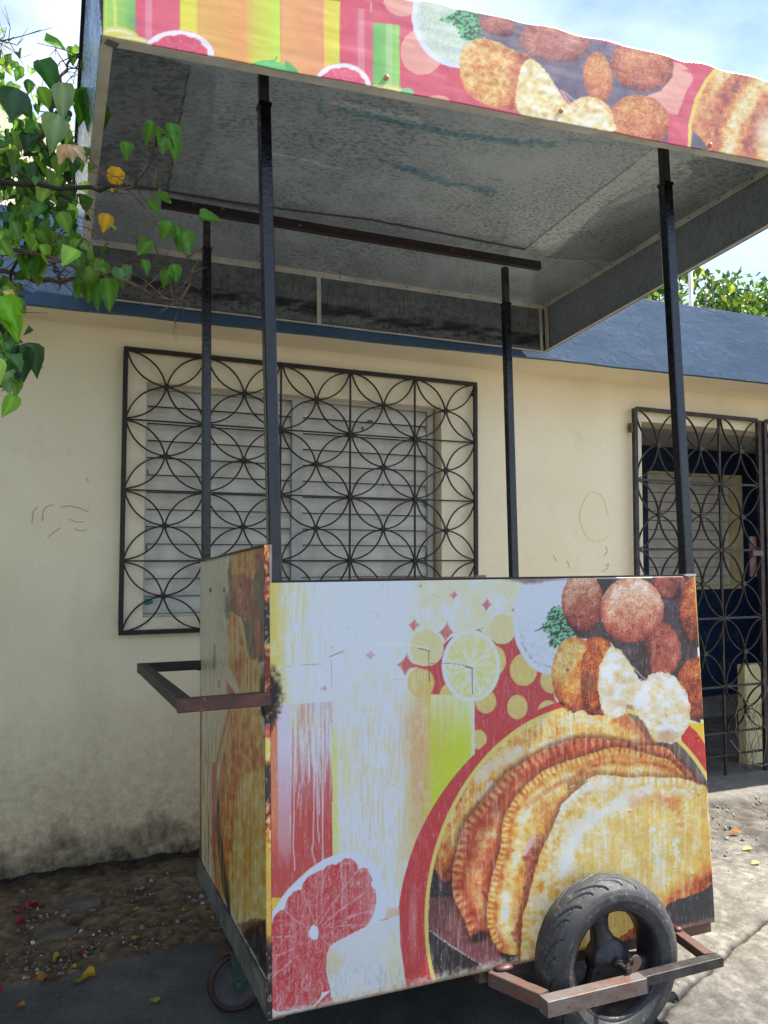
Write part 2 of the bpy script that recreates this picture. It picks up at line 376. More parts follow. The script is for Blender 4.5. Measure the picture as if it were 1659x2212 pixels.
    A.put(A.ell(*ZC((910, 880)), 55*s7*2, 170*s7, 22)*A.poly(ZC((860, 620), (1010, 620), (960, 1000), (860, 1030)), 6)*.7, (56, 42, 44))
    ball(1400, 400, 165, 330, .62, .06, RAMP_C, lx=.1, gain=.55)
    ball(1405, 1120, 190, 300, .46, .12, RAMP_C, gain=.55)
    ball(800, 385, 297, 308, .92, .34, lx=-.03)
    ball(480, 1010, 220, 380, .5, .34, RAMP_C, gain=.5)
    ball(265, 985, 213, 352, .76, .42, RAMP_C, lx=-.1, gain=.42)
    ball(440, 1030, 120, 340, .5, .3, RAMP_C, gain=.5)
    A.put(A.ell(*ZC((400, 1060)), 16, 24, 10, rough=12)*.6, (110, 58, 42)); A.put(A.ell(*ZC((200, 945)), 3.6, 3.6), (170, 74, 60))
    A.put(A.ell(*ZC((145, 1265)), 7, 6, 2), (88, 44, 40)); A.put(A.ell(*ZC((385, 1280)), 6, 6, 2), (98, 48, 40))
    chp = ZC((600, 720), (700, 760), (790, 890), (860, 1020), (920, 1070), (960, 990), (1050, 965), (1140, 968), (1210, 1020), (1300, 1130), (1348, 1300), (1335, 1420), (1290, 1520), (1250, 1590), (1180, 1630), (1040, 1610), (970, 1530), (930, 1440), (880, 1400), (850, 1330), (800, 1275), (750, 1290), (760, 1330), (700, 1375), (610, 1400), (540, 1350), (500, 1240), (480, 1100), (500, 900))
    m = A.poly(chp, 1.4, 6, 15)
    inn = A.poly([(x+(1268+.0-x)*.0+(x < 1300)*2-(x > 1400)*2, y) for x, y in chp], 14, 14, 15)
    ct = .80+(fbm(u/15, v/13, 61, 4)-.45)*.75+(crumb2-.5)*.12-.2*(1-inn)*m
    cpal = np.array([(70, 44, 36), (150, 90, 60), (196, 140, 92), (214, 178, 124), (226, 204, 156), (232, 220, 184), (236, 234, 226), (234, 240, 252)], float)
    A.put(m, fry(ct, cpal))
    A.put(A.ell(*ZC((1130, 1560)), 22, 14, 8, rough=10)*m*.6, (188, 140, 104)); A.put(A.ell(*ZC((780, 1310)), 8, 9, 4, rough=8)*.8, (176, 118, 84))
    for p in (((815, 920), (900, 1010), (1010, 1090), (1200, 1200)), ((860, 1030), (965, 1142)), ((1070, 1130), (1180, 1240), (1240, 1380)), ((880, 1030), (1000, 1090))):
        A.put(A.line(ZC(*p), 1.5)*.85, (244, 244, 246))
    cheese_m = np.maximum(m, 0); balls_m = A.ell(*ZC((265, 985)), 213*s7, 352*s7)
    # red + yellow ring and the dish
    dO = conic(u, v, (1066.875, 1778.938), (.128, .055, .101, -.468, -.346)); dI = conic(u, v, (1122.589, 1752.2), (.148, .02, .09, -.427, -.385))
    keep = 1-np.clip(cheese_m+A.ell(*ZC((265, 985)), 213*s7, 352*s7, 1.4, 0, 5, 9)+A.ell(*ZC((480, 1010)), 220*s7, 380*s7, 1.4, 0, 5, 9)*(v < 1545)+(v < 1500), 0, 1)
    keep = keep*(1-A.ell(*ZC((1405, 1120)), 190*s7, 300*s7, 1.4, 0, 5, 9)*(v < 1566))
    mo = np.clip(.5-dO/1.2, 0, 1)*keep; mi = np.clip(.5-dI/1.2, 0, 1)*keep; mf = np.clip(.5-(dI+8.5)/1.2, 0, 1)*keep
    tr = ((u > 1470) & (v > 1562) & (v < 1680))*keep
    A.put(tr*(u+v*.0 < 1560)*A.poly([(1470, 1560), (1560, 1558), (1560, 1625), (1521, 1603), (1500, 1578)], 1.2), (232, 200, 66))
    A.put(tr*(A.poly([(1470, 1590), (1489, 1567), (1506, 1583), (1522, 1606), (1560, 1640), (1560, 1700), (1526, 1700), (1480, 1640)])), (204, 58, 56))
    A.put(mo*(u < 1300), redc+np.array((2, -4, -4)))
    A.put(mo*(u < 900)*A.ell(895, 1990, 7, 50, 16)*.6, (226, 190, 190))
    A.put(mi, (231, 214, 118))
    bub = cells(u/5.5, v/5.5, 9); bub2 = cells(u/3.1, v/3.1, 19); lump = fbm(u/26, v/22, 51, 4); mid = fbm(u/9, v/9, 52, 4)
    tex = (bub-.45)*-.2+(bub2-.45)*-.14+(mid-.5)*.5+(lump-.5)*.55+(crumb2-.5)*.04
    l1t = .60+tex*.7+.16*(stk-.5)+.14*sm(.5, .7, stk2)-.3*sm(1800, 1900, v)+.12*sm(1500, 1300, u)*sm(1700, 1560, v)
    A.put(mf, fry(l1t))
    DK = np.stack([44+14*fine, 38+10*fine, 42+10*fine], -1)
    A.put(A.poly(chaikin(ZH((270, 440), (335, 450), (350, 490), (400, 560), (440, 565), (480, 520), (560, 640), (900, 900), (1100, 1400), (200, 1400)), 1), 1.4, 5, 3)*mf, DK)
    def food(pts, t, pal=RAMP_C, rough=5, seed=3, soft=1.4):
        m = A.poly(chaikin(pts, 1), soft, rough, seed, 8)*mf; A.put(m, fry(t, pal)); return m
    A.put(A.poly(ZH((280, 690), (480, 690), (640, 900), (860, 1090), (900, 1290), (770, 1275), (600, 1170), (450, 1075), (280, 945)))*mf, np.stack([112+50*(mid-.5)+22*sm(1930, 2090, v), 66+30*(mid-.5)+12*sm(1930, 2090, v), 68+30*(mid-.5)+14*sm(1930, 2090, v)], -1))
    A.put(A.line(ZH((290, 958), (450, 1075), (600, 1170), (770, 1278)), 3)*mf*sm(.35, .6, fine), (214, 200, 200))
    A.put(A.poly(ZF((760, 150), (880, 190), (1010, 440), (1240, 400), (1500, 700), (1500, 880), (1400, 810), (1240, 620), (1000, 500)))*mf, np.stack([96+26*(bl2-.5)+10*stk2, 82+20*(bl2-.5)+10*stk2, 78+16*stk2], -1))
    # the fan of fried half moons, farthest first
    def pastry(edge, inner, tb, pal, crimp, pitch, width, shade=.55, hl=.0, side=None, rough=5):
        d, sa = A_dist_arc(u, v, edge); pts = list(edge)+list(inner)
        m = A.poly(pts, 1.3, rough, 3, 8)*mf; out = (1-m)*mf
        A.put(out*sm(16, 2, d)*shade, (96, 40, 28))
        wob_ = sa/pitch+(mid-.5)*.5; cr_ = np.abs(np.sin(wob_*math.pi)); band = sm(width, width*.35, d)
        t = tb+tex*.62+crimp*(cr_-.55)*band-.13*sm(width*1.5, width*.8, d)*sm(width*.5, width*.95, d)-.10*sm(5, 0, d)+hl*np.exp(-((d-width*1.9)/(width*.7))**2)*(.6+.8*(lump-.3))
        A.put(m, fry(t, pal)); A.put(m*sm(2.4, .6, d)*.45, (240, 196, 140)); return m, d, sa
    e1 = ZH((345, 470), (360, 360), (430, 220), (560, 20))+ZE((460, 620), (640, 380), (900, 160), (1200, -10))+ZF((60, 190), (300, 130), (560, 150), (760, 200), (900, 270), (1000, 440))
    for pp, w in ((ZE((560, 510), (700, 420), (830, 340), (930, 290)), 22), (ZE((560, 720), (640, 640), (700, 590)), 9), (ZF((-60, 460), (60, 440), (180, 425)), 10), (ZE((930, 250), (1100, 260), (1220, 200)), 7), (ZF((150, 250), (330, 230), (480, 260)), 6)):
        A.put(sm(w, w*.2, A_dist_line(u, v, pp)+(mid-.5)*30)*mf*.75, (236, 232, 214))
    A.put(sm(22, 4, A_dist_line(u, v, ZF((700, 190), (860, 300), (960, 460)))+(mid-.5)*24)*mf*.6, (188, 78, 50))
    e2 = ZH((640, 1035), (610, 960), (570, 850), (520, 760), (485, 690), (478, 560), (480, 470), (510, 340), (540, 200), (590, 70))+ZE((820, 490), (1000, 370), (1240, 232), (1480, 165))+ZF((200, 430), (360, 400), (520, 400), (700, 430), (900, 470), (1060, 470), (1150, 500), (1250, 620), (1340, 720), (1400, 800))
    pastry(e2, ZF((1400, 900), (400, 900))+ZH((900, 300), (860, 420), (790, 640), (770, 800), (780, 960), (740, 1030)), .46+.03*sm(1100, 950, u), RAMP_R, .42, 17, 28, .6, .26)
    A.put(A.ell(*ZH((700, 1010)), 18, 12, 8, -.3)*mf, (40, 26, 26))
    e3 = ZH((850, 1120), (800, 1030), (768, 930), (762, 800), (780, 640), (820, 480), (850, 370), (880, 280))+ZE((780, 960), (820, 850), (900, 700), (1000, 600), (1110, 500), (1230, 430), (1380, 370), (1560, 320))+ZF((280, 590), (400, 545), (500, 510), (640, 480), (800, 500), (1000, 560), (1150, 600), (1240, 680), (1300, 760))
    m3, d3, s3 = pastry(e3, ZF((1300, 900), (600, 1000))+ZH((1240, 240), (1180, 400), (1130, 600), (1060, 850), (1040, 1150), (950, 1160)), .62-.12*sm(1250, 1400, u)*sm(1720, 1640, v), RAMP_C, .34, 12, 20, .55, .34)
    e35 = ZE((1000, 800), (1120, 700), (1300, 590), (1500, 500), (1640, 470))+ZF((300, 720), (450, 650), (620, 620), (760, 640), (900, 620), (1080, 650), (1200, 700), (1290, 770))
    d5, s5 = A_dist_arc(u, v, e35); A.put(m3*sm(10, 2, d5)*sm(1100, 1180, u)*.7, fry(.42+tex*.8)); A.put(m3*sm(14, 8, np.abs(d5-14))*sm(1120, 1200, u)*.5, fry(.8+tex*.8-.3*np.abs(np.sin(s5/9*3.14)), RAMP_Y))
    A.put(A.poly(ZH((1240, 180), (1180, 180), (1090, 260), (1050, 370), (1080, 460), (1060, 600), (1040, 760), (1010, 900), (960, 1000), (1035, 1130), (1045, 880), (1110, 620), (1160, 440), (1230, 260)), 4, 8)*mf*.8, fry(.40+(bub2-.4)*-.4+(mid-.5)*.7, RAMP_P))
    A.put(A.poly(ZH((1150, 190), (1100, 230), (1050, 350), (1080, 350), (1140, 260)), 4, 6)*mf*.7, (232, 214, 226))
    e4 = ZH((1040, 1215), (1045, 1000), (1055, 860), (1090, 740), (1130, 580), (1165, 440), (1200, 330), (1250, 230))+ZE((1330, 780), (1450, 660), (1600, 540))+ZF((230, 850), (350, 800), (480, 735), (620, 745), (780, 765), (950, 755), (1100, 765), (1200, 760), (1330, 785), (1420, 825), (1490, 835))
    inn4 = ZF((1640, 1690), (1640, 1700))+ZI((1400, 500), (1340, 530), (1240, 560), (1150, 630), (1000, 700), (700, 930))
    tb4 = .68+.06*sm(1180, 1350, u)+.30*(fbm(u/34, v/60, 57, 3)-.45)+.10*sm(.5, .68, stk)-.5*sm(50, 4, A_dist_line(u, v, ZI((1360, 520), (1250, 560), (1150, 640), (1120, 700))))-.16*sm(1470, 1535, u)*sm(1640, 1900, v)
    m4, d4, s4 = pastry(e4, inn4, tb4, RAMP_Y, .24, 15, 22, .5, .0)
    for p, w in ((ZF((170, 1600), (230, 1400), (330, 1230), (500, 1110), (620, 1040), (800, 960), (950, 900)), 24), (ZF((0, 1200), (120, 1060), (250, 900), (400, 830)), 15), (ZF((1180, 890), (1260, 880), (1340, 910)), 9), (ZF((340, 900), (480, 820), (600, 800)), 9), (ZF((1000, 1260), (1030, 1400), (1040, 1640)), 4), (ZF((1210, 1330), (1220, 1500), (1210, 1640)), 3)):
        A.put(sm(w, w*.2, A_dist_line(u, v, p)+(mid-.5)*40+(bub-.4)*8)*m4*.85, (232, 240, 250))
    A.put(sm(22, 4, A_dist_line(u, v, ZF((830, 980), (1000, 950), (1240, 990)))+(mid-.5)*34)*m4*.5, (226, 150, 80)); A.put(sm(14, 2, A_dist_line(u, v, ZF((1100, 950), (1200, 1010), (1260, 1180)))+(mid-.5)*34)*m4*.5, (214, 120, 76))
    A.put(sm(.5, .75, lump)*m4*.28, (222, 150, 74))
    A.put(m4*sm(60, 20, np.abs(d4-46))*sm(1420, 1250, u)*sm(.42, .62, mid*.5+lump*.5)*.6, (234, 238, 240))
    A.put(mf*sm(.48, .72, stk)*.28, (236, 228, 206)); A.put(m3*sm(16, 6, np.abs(d3-30))*sm(1180, 1000, u)*sm(.4, .6, lump)*.45, (240, 228, 190))
    A.put(A.poly(ZI((1363, 512), (1300, 560), (1180, 600), (1120, 625), (1100, 700), (1190, 745), (1380, 705)), 1.6, 6, 8)*keep, np.stack([54+16*fine, 52+14*fine, 56+14*fine], -1))
    A.put(A.line([(1497, 1262), (1530, 1680), (1543, 1890)], 2)*.6*sm(1560, 1700, v), (236, 214, 80))
    # lime slice
    x, y = ZB((487, 905)); A.put(A.ell(x, y, 274*s7, 338*s7), (228, 232, 178)); A.put(A.ell(x-1.5, y, 265*s7, 330*s7), (222, 231, 246))
    fl = A.ell(x, y, 238*s7, 302*s7); x2, y2 = ZB((503, 905)); an = np.arctan2(v-y2, u-x2); rr = np.hypot(u-x2, v-y2)
    sp = np.abs(np.sin(an*4.5+.4)); pul = vnoise(an*9, rr/9, 8)
    fc = np.stack([220+10*pul, 222+10*pul, 138+70*pul], -1); A.put(fl, fc)
    A.put(fl*np.clip(1.4-sp*rr/3.2, 0, 1)*.85, (232, 236, 240)); A.put(fl*sm(.62, .8, pul)*.45*sm(60, 10, rr), (236, 238, 232))
    A.put(A.line(ZB((215, 890), (350, 895), (480, 925), (500, 940)), 4)*.9, (226, 232, 246)); A.put(A.line(ZB((500, 900), (503, 1230)), 4.5)*.9, (226, 232, 246))
    A.put(A.line(ZB((110, 882), (300, 882), (420, 900), (495, 925)), 1.2)*.7, (90, 88, 110)); A.put(A.line(ZB((495, 935), (499, 1172)), 1.8)*.9, (74, 70, 92)); A.put(A.line(ZB((430, 912), (500, 928)), 2), (50, 46, 60))
    # grapefruit slice
    RG = ZG((40, 720), (50, 590), (130, 470), (200, 380), (300, 280), (400, 190), (520, 110), (640, 60), (750, 35), (870, 45), (980, 110), (1060, 210), (1100, 320), (1118, 450), (1110, 590), (1060, 685), (940, 735), (585, 910), (560, 1000), (555, 1150), (600, 1330), (520, 1400), (430, 1500), (240, 1560), (40, 1590))
    A.put(A.poly(RG), (221, 230, 246)); A.put(A.poly(ZG((40, 460), (140, 465), (50, 595))), (238, 206, 70))
    A.put(A.line(ZG((50, 592), (130, 470), (300, 280), (520, 110)), 1)*.6, (232, 170, 130))
    FG = ZG((40, 710), (80, 620), (130, 580), (165, 572), (172, 530), (200, 460), (250, 405), (300, 385), (325, 400), (335, 330), (380, 270), (440, 235), (500, 205), (535, 200), (560, 165), (610, 148), (650, 155), (680, 130), (730, 95), (790, 95), (845, 145), (855, 200), (900, 182), (945, 195), (965, 250), (985, 290), (975, 350), (1015, 400), (1024, 520), (995, 620), (960, 690), (935, 725), (585, 905), (562, 1000), (558, 1150), (598, 1325), (520, 1345), (500, 1400), (430, 1480), (330, 1500), (240, 1515), (100, 1530), (45, 1490))
    gm = A.poly(FG, 1.2, 2); gx, gy = ZG((440, 790)); an = np.arctan2(v-gy, u-gx); rr = np.hypot(u-gx, v-gy)
    ves = vnoise(an*16, rr/8, 12); vs2 = vnoise(an*30, rr/12, 14)
    gcol = np.stack([206+14*(ves-.5), 72+46*(ves-.5), 74+46*(ves-.5)], -1); A.put(gm, gcol)
    A.put(gm*sm(.74, .9, vs2)*.7*(.35+.65*sm(640, 760, u)), (232, 206, 212)); A.put(gm*sm(740, 800, u)*.3, (226, 196, 206)); A.put(gm*sm(.5, .75, fbm(u/2, v/4, 87, 3))*.6, (226, 176, 182)); A.put(gm*sm(.5, .7, stk)*.4, (226, 190, 196))
    for p in (((165, 572), (240, 650), (380, 740)), ((325, 400), (400, 560), (450, 700)), ((690, 150), (710, 350), (700, 600)), ((850, 210), (760, 320), (560, 600), (500, 700)), ((900, 430), (700, 560), (520, 720)), ((935, 715), (700, 720), (530, 745)), ((585, 905), (520, 850)), ((240, 1520), (300, 1380)), ((510, 1340), (530, 1380)), ((100, 1530), (140, 1380)), ((60, 1010), (260, 940)), ((60, 1200), (220, 1060)), ((330, 1270), (380, 1170), (370, 1300), (380, 1335)), ((340, 1310), (390, 1335)), ((60, 830), (250, 820))):
        A.put(A.line(ZG(*p), 1.5)*gm*.75, (228, 214, 222))
    wr = 7.5+3*np.abs(np.sin(an*9))*vnoise(an*6, an*0, 3)
    A.put(np.clip(.5-((np.hypot((u-gx)/1.0, (v-gy)/1.45))-wr*1.25)/1.5, 0, 1), (224, 232, 248))
    # pale glass foot
    A.put(A.poly(ZG((1105, 675), (1245, 610), (1245, 560), (1130, 560), (1110, 640)), 3)*.7, (224, 190, 150))
    A.put(A.line(ZG((1060, 675), (1180, 650), (1240, 612)), 1.4), (200, 140, 110))
    ft = A.poly(ZG((585, 915), (940, 740), (1240, 618), (1250, 900), (1300, 1280), (600, 1400), (598, 1330), (556, 1150), (560, 1000)), 1.5)
    A.put(ft, (220, 225, 230)); A.put(ft*A.poly(ZG((590, 930), (720, 1040), (640, 1170), (570, 1190), (558, 1050)), 14)*.6, (228, 204, 150)); A.put(ft*A.ell(*ZG((1200, 1150)), 18, 50, 20)*.5, (228, 222, 160)); A.put(ft*A.line(ZG((1170, 780), (1210, 900)), 8, 8)*.5, (232, 216, 150))
    A.put(ft*sm(.5, .68, fbm(u/3, v/12, 93, 4))*sm(2050, 2120, v)*.45, (176, 176, 178)); A.put(ft*sm(.55, .7, blot)*.4, (228, 226, 200))
    # wear: burn, chalk scratches, bottom grime, dots
    bx, by = ZA((62, 1190)); A.put(sm(1.1, .35, np.hypot((u-bx)/24, (v-by)/62)+(fbm(u/9, v/9, 99, 4)-.5)*.9), (26, 22, 22))
    A.put(sm(1.2, .5, np.hypot((u-581)/12, (v-1560)/30)+(mid-.5)*.7)*.8, (40, 26, 24))
    g = (u-587)*-.226+2200-v
    A.put(sm(22, 2, g+(fine-.5)*16+(mid-.5)*24)*.7*(u < 1130), np.where((mid > .55)[..., None], np.array((196, 150, 100.)), np.array((216, 214, 206.))))
    A.put(sm(5, 0, g+(mid-.5)*7)*.8, (120, 104, 92))
    A.put(sm(3.5, 0, v-1252+(u-587)*.01+(mid-.5)*3)*.7, (206, 200, 196))
    A.put(sm(8, 0, v-1249-12*sm(1095, 1130, u)*sm(1200, 1150, u)*mid)*sm(1070, 1120, u)*sm(1240, 1190, u)*.8, (120, 96, 84))
    A.put(sm(.83, .9, fbm(u/1.7, v/1.9, 101, 2))*.5*sm(.5, .6, bl2), (120, 118, 116)); A.put(sm(.85, .9, fbm(u/1.7, v/1.7, 103, 2))*.5, (240, 240, 244))
    A.put(sm(.60, .80, fbm(u/1.4, v/22, 105, 3))*.28, (236, 238, 242))
    rng = np.random.RandomState(4)
    for i in range(70):
        a = rng.uniform(600, 1510); b = rng.uniform(1290, 2120); L = rng.uniform(8, 45); th = rng.uniform(0, 6.28)
        A.put(A.line([(a, b), (a+L*math.cos(th), b+L*math.sin(th)+rng.uniform(-4, 4))], .5, .9)*.35, (238, 236, 236))
    return A.c
def A_dist_arc(u, v, P):
    dm = np.full(u.shape, 1e9); sa = np.zeros(u.shape); L0 = 0
    for (ax, ay), (bx, by) in zip(P[:-1], P[1:]):
        ex, ey = bx-ax, by-ay; L = ex*ex+ey*ey+1e-9
        t = np.clip(((u-ax)*ex+(v-ay)*ey)/L, 0, 1); d = (u-ax-t*ex)**2+(v-ay-t*ey)**2; k = d < dm; dm = np.where(k, d, dm); sa = np.where(k, L0+t*math.sqrt(L), sa); L0 += math.sqrt(L)
    return np.sqrt(dm), sa
def A_dist_line(u, v, P):
    dm = np.full(u.shape, 1e9)
    for (ax, ay), (bx, by) in zip(P[:-1], P[1:]):
        ex, ey = bx-ax, by-ay; L = ex*ex+ey*ey+1e-9
        t = np.clip(((u-ax)*ex+(v-ay)*ey)/L, 0, 1); dm = np.minimum(dm, (u-ax-t*ex)**2+(v-ay-t*ey)**2)
    return np.sqrt(dm)
ZS = TA(274.3, 1097.2, .24808); ZT = TA(329.2, 1645.8, .42989)
def art_side(u, v):
    A = Art(u, v, (232, 232, 224)); stk = fbm(u/2.5, v/90, 121, 4); mid = fbm(u/6, v/14, 122, 4); fine = A.fine; s2 = fbm(u/1.6, v/60, 123, 3)
    A.put(sm(.45, .7, stk)*.4, (214, 210, 196))
    A.put(A.ell(*ZS((830, 900)), 14, 80, 14)*.5, (200, 204, 196)); A.put(A.ell(*ZS((880, 860)), 7, 26, 6, rough=8)*.8, (84, 100, 92))
    A.put(A.poly(ZS((900, 390), (1220, 320), (1240, 1300), (1130, 1360), (1060, 1300), (1000, 960), (900, 900), (880, 560)), 3), (108, 92, 84))
    def blob(pts, t, pal=RAMP_C, soft=4): A.put(A.poly(pts, soft, 6, 5)*.92, fry(t+(mid-.5)*.6+(s2-.5)*.35+(stk-.5)*.5, pal))
    blob(ZS((900, 390), (1110, 345), (1115, 560), (1100, 640), (1000, 600), (910, 620)), .68)
    blob(ZS((905, 600), (1000, 560), (1105, 640), (1110, 800), (1060, 1000), (1000, 960), (940, 900), (900, 760)), .5, RAMP_P)
    blob(ZS((1110, 345), (1200, 320), (1200, 480), (1150, 540), (1115, 520)), .36, RAMP_P)
    blob(ZS((1110, 830), (1160, 930), (1175, 1200), (1140, 1370), (1110, 1200), (1100, 950)), .42, RAMP_P)
    blob(ZS((900, 900), (980, 960), (1010, 1100), (1060, 1280), (1170, 1420), (1190, 1600), (1150, 1640), (1000, 1620), (880, 1380), (870, 1100)), .66)
    blob(ZS((1060, 1330), (1130, 1310), (1170, 1450), (1175, 1620), (1120, 1640)), .8, RAMP_C)
    A.put(sm(.52, .66, stk)*A.poly(ZS((860, 1100), (1000, 1000), (1170, 1600), (1170, 2150), (900, 2200)), 20)*.6, (228, 222, 200))
    for p, w in ((((760, 1190), (755, 1400)), 4), (((800, 1510), (800, 1560)), 4), (((950, 1330), (955, 1500)), 3), (((1085, 1350), (1080, 1600)), 2)): A.put(A.line(ZS(*p), w, 4)*.7, (176, 60, 50))
    A.put(A.poly(ZS((860, 1500), (960, 1640), (980, 1600), (900, 1750), (850, 1980), (800, 2212), (770, 2212), (830, 1950), (880, 1720)), 3)*.9, (196, 84, 72))
    # pastry fan
    blob(ZS((900, 1760), (1040, 1740), (1170, 1900), (1200, 2000), (1215, 2300))+ZT((590, 0), (590, 600), (330, 700), (290, 400), (340, 60)), .58)
    blob(ZS((1020, 1700), (1150, 1720), (1190, 2020), (1150, 2120), (1080, 1980)), .7)
    blob(ZT((360, 0), (440, 40), (400, 400), (380, 640), (340, 500), (320, 250)), .56, RAMP_C)
    blob(ZT((470, 60), (590, 20), (595, 800), (560, 780), (480, 860), (430, 820), (385, 700), (400, 420), (440, 140)), .72, RAMP_Y)
    A.put(sm(.5, .7, stk)*A.poly(ZT((420, 100), (590, 0), (590, 700), (400, 700)), 8)*.35, (236, 226, 150))
    A.put(A.poly(ZT((325, 100), (345, 350), (385, 650), (395, 800), (350, 640), (318, 300)), 3), (52, 48, 52))
    A.put(A.poly(ZT((300, 0), (330, 0), (312, 300), (330, 640), (318, 640), (296, 300)), 4)*.8, (196, 90, 84))
    A.put(A.poly(ZT((500, 820), (560, 800), (590, 840), (590, 1120), (450, 860)), 5, 6), (46, 34, 38))
    A.put(A.poly(ZT((430, 820), (500, 790), (590, 790), (590, 850), (520, 830), (455, 870)), 8, 8)*.7, (96, 48, 36))
    A.put(sm(.50, .64, stk)*sm(500, 470, u)*sm(1500, 1650, v)*.75, (190, 104, 84)); A.put(sm(.48, .62, fbm(u/3, v/70, 131, 3))*sm(1380, 1500, v)*sm(500, 480, u)*.5, (214, 196, 110)); A.put(sm(450, 500, u)*sm(.45, .65, mid)*sm(1700, 1300, v)*.3, (196, 150, 100))
    A.put(sm(437, 434, u)*sm(1480, 1560, v), (150, 60, 50)); A.put(sm(440, 436, u)*sm(1480, 1560, v)*.6*(u > 436), (214, 206, 120))
    A.put(A.line(ZS((1215, 1940), (1245, 1960), (1248, 2120), (1200, 1990)), 5)*.9, (190, 50, 46))
    for p in ((725, 720), (848, 712), (990, 672)): A.put(A.ell(*ZS(p), 2.4, 5, 1.5, rough=3), (30, 28, 28))
    bx, by = ZS((1200, 1600)); A.put(sm(1.1, .4, np.hypot((u-bx)/14, (v-by)/70)+(mid-.5)*.8)*.9, (34, 24, 22))
    A.put(sm(.62, .78, fbm(u/1.3, v/30, 125, 3))*.3, (240, 240, 232))
    return A.c*.97
ZP = TA(164.6, 0, .42989); ZQ = TA(822.9, 0, .50396)
def art_banner(u, v):
    A = Art(u, v, (216, 76, 94)); mid = fbm(u/9, v/9, 152, 4); cr = cells(u/2.6, v/2.6, 5); c2 = fbm(u/1.7, v/1.7, 155, 2); n = fbm(u/30, v/30, 156, 3)
    X = lambda a: 164.6+a*.42989
    def bar(x0, x1, y0, col, col2=None, hi=None, ex=0):
        m = sm(X(x0)-1.5-ex, X(x0)+2.5+ex, u)*sm(X(x1)+1.2, X(x1)-1.2, u)*(sm(y0-1, y0+1, v-(u-X(x0))*.1))
        col = np.array(col, float); f = (np.clip((u-X(x0))/(X(x1)-X(x0)), 0, 1))[..., None]
        c = col*(1-f)+np.array(col2 if col2 else col, float)*f; A.put(m, c)
        if hi: A.put(m*sm(X(hi[0]), X(hi[0])+3, u)*sm(X(hi[1]), X(hi[1])-3, u)*.32, (250, 225, 225))
    def pink(cx, cy, rx, ry): A.put(A.ell(*ZQ((cx, cy)), rx*.504, ry*.504), (236, 160, 140))
    for c in ((175, 222, 92, 98), (95, -10, 85, 80), (245, 436, 50, 28), (1260, 380, 85, 112), (1165, 430, 40, 60), (-50, 400, 60, 60), (420, 520, 40, 40)): pink(*c)
    A.put(A.poly(ZQ((1290, 300), (1350, 322), (1310, 390), (1272, 490), (1330, 520), (1400, 300))), (216, 76, 94))
    bar(130, 300, -300, (210, 225, 80), (112, 196, 92)); bar(150, 180, -300, (170, 215, 90), (160, 215, 90)); A.put(sm(X(230), X(295), u)*sm(X(300), X(298), u)*.5*sm(-20, 60, v), (120, 140, 110))
    A.put(A.line(ZP((185, -300), (195, 100), (205, 170)), 4, 2), (236, 240, 130))
    bar(300, 520, -300, (222, 84, 106), (224, 96, 110), (345, 385)); bar(520, 612, -300, (236, 226, 60), (232, 226, 70)); bar(605, 880, -300, (232, 182, 84), (242, 158, 88), None, 5); bar(862, 1026, -300, (224, 200, 74), (200, 236, 66), None, 12)
    bar(1026, 1242, -300, (240, 170, 96), (236, 152, 96)); bar(1242, 1325, -1, (240, 206, 70), (226, 228, 62)); bar(1325, 1502, 14, (224, 84, 100), (216, 84, 100), (1412, 1452)); bar(1490, 1625, 48, (100, 180, 84), (150, 216, 96), (1552, 1592))
    A.put(A.line(ZP((1400, -10), (1480, 5), (1484, 60)), 1.6)*.7, (236, 200, 205)); A.put(A.line(ZP((1490, 50), (1612, 90), (1616, 130)), 1.4)*.7, (200, 140, 150))
    # fruit along the bottom
    def lemon(cx, cy, rx, ry): x, y = ZP((cx, cy)); A.put(A.ell(x, y, rx*.43, ry*.43, rot=.12), (226, 216, 92)); A.put(A.ell(x, y, rx*.36, ry*.33, rot=.12), (240, 236, 190)); A.put(A.ell(x, y+1, rx*.32, ry*.26, rot=.12), (232, 220, 96))
    lemon(210, 190, 110, 55); lemon(270, 215, 110, 40); lemon(1560, 470, 110, 45)
    A.put(A.poly(ZP((1620, 470), (1640, 445), (1670, 450), (1690, 480), (1640, 490)), 1.4, 3), (96, 190, 110)); x, y = ZQ((112, 395)); A.put(A.ell(x, y, 13, 9, rough=4), (120, 200, 130))
    def slice_(cx, cy, rx, ry):
        x, y = ZP((cx, cy)); A.put(A.ell(x, y, rx*.43+1, ry*.43+1), (236, 130, 140)); A.put(A.ell(x, y, rx*.43, ry*.43), (246, 238, 240))
        an = np.arctan2((v-y)/ry, (u-x)/rx); r = np.hypot((u-x)/(rx*.43), (v-y)/(ry*.43)); lob = .80+.06*np.abs(np.sin(an*5.5))
        A.put(np.clip((lob-r)*rx*.43*.8, 0, 1), np.stack([224+20*(vnoise(an*20, r*6, 3)-.5), 84+40*(vnoise(an*20, r*6, 3)-.5), 108+30*(mid-.5)], -1))
        A.put(np.clip((lob-r)*30, 0, 1)*np.clip(1.1-np.abs(np.sin(an*5.5+1.57))*r*18, 0, 1)*.5, (244, 190, 200))
    slice_(510, 285, 185, 132); slice_(1335, 440, 145, 122)
    A.put(A.ell(*ZP((960, 385)), 52, 36), np.stack([96+40*(mid-.5), 196+30*(mid-.5), 96+30*(mid-.5)], -1)); A.put(A.poly(ZP((1045, 300), (1080, 320), (1115, 355), (1122, 378), (1080, 372), (1050, 340))), (70, 170, 84)); A.put(A.line(ZP((975, 310), (1000, 300), (1010, 285)), 3), (100, 170, 90))
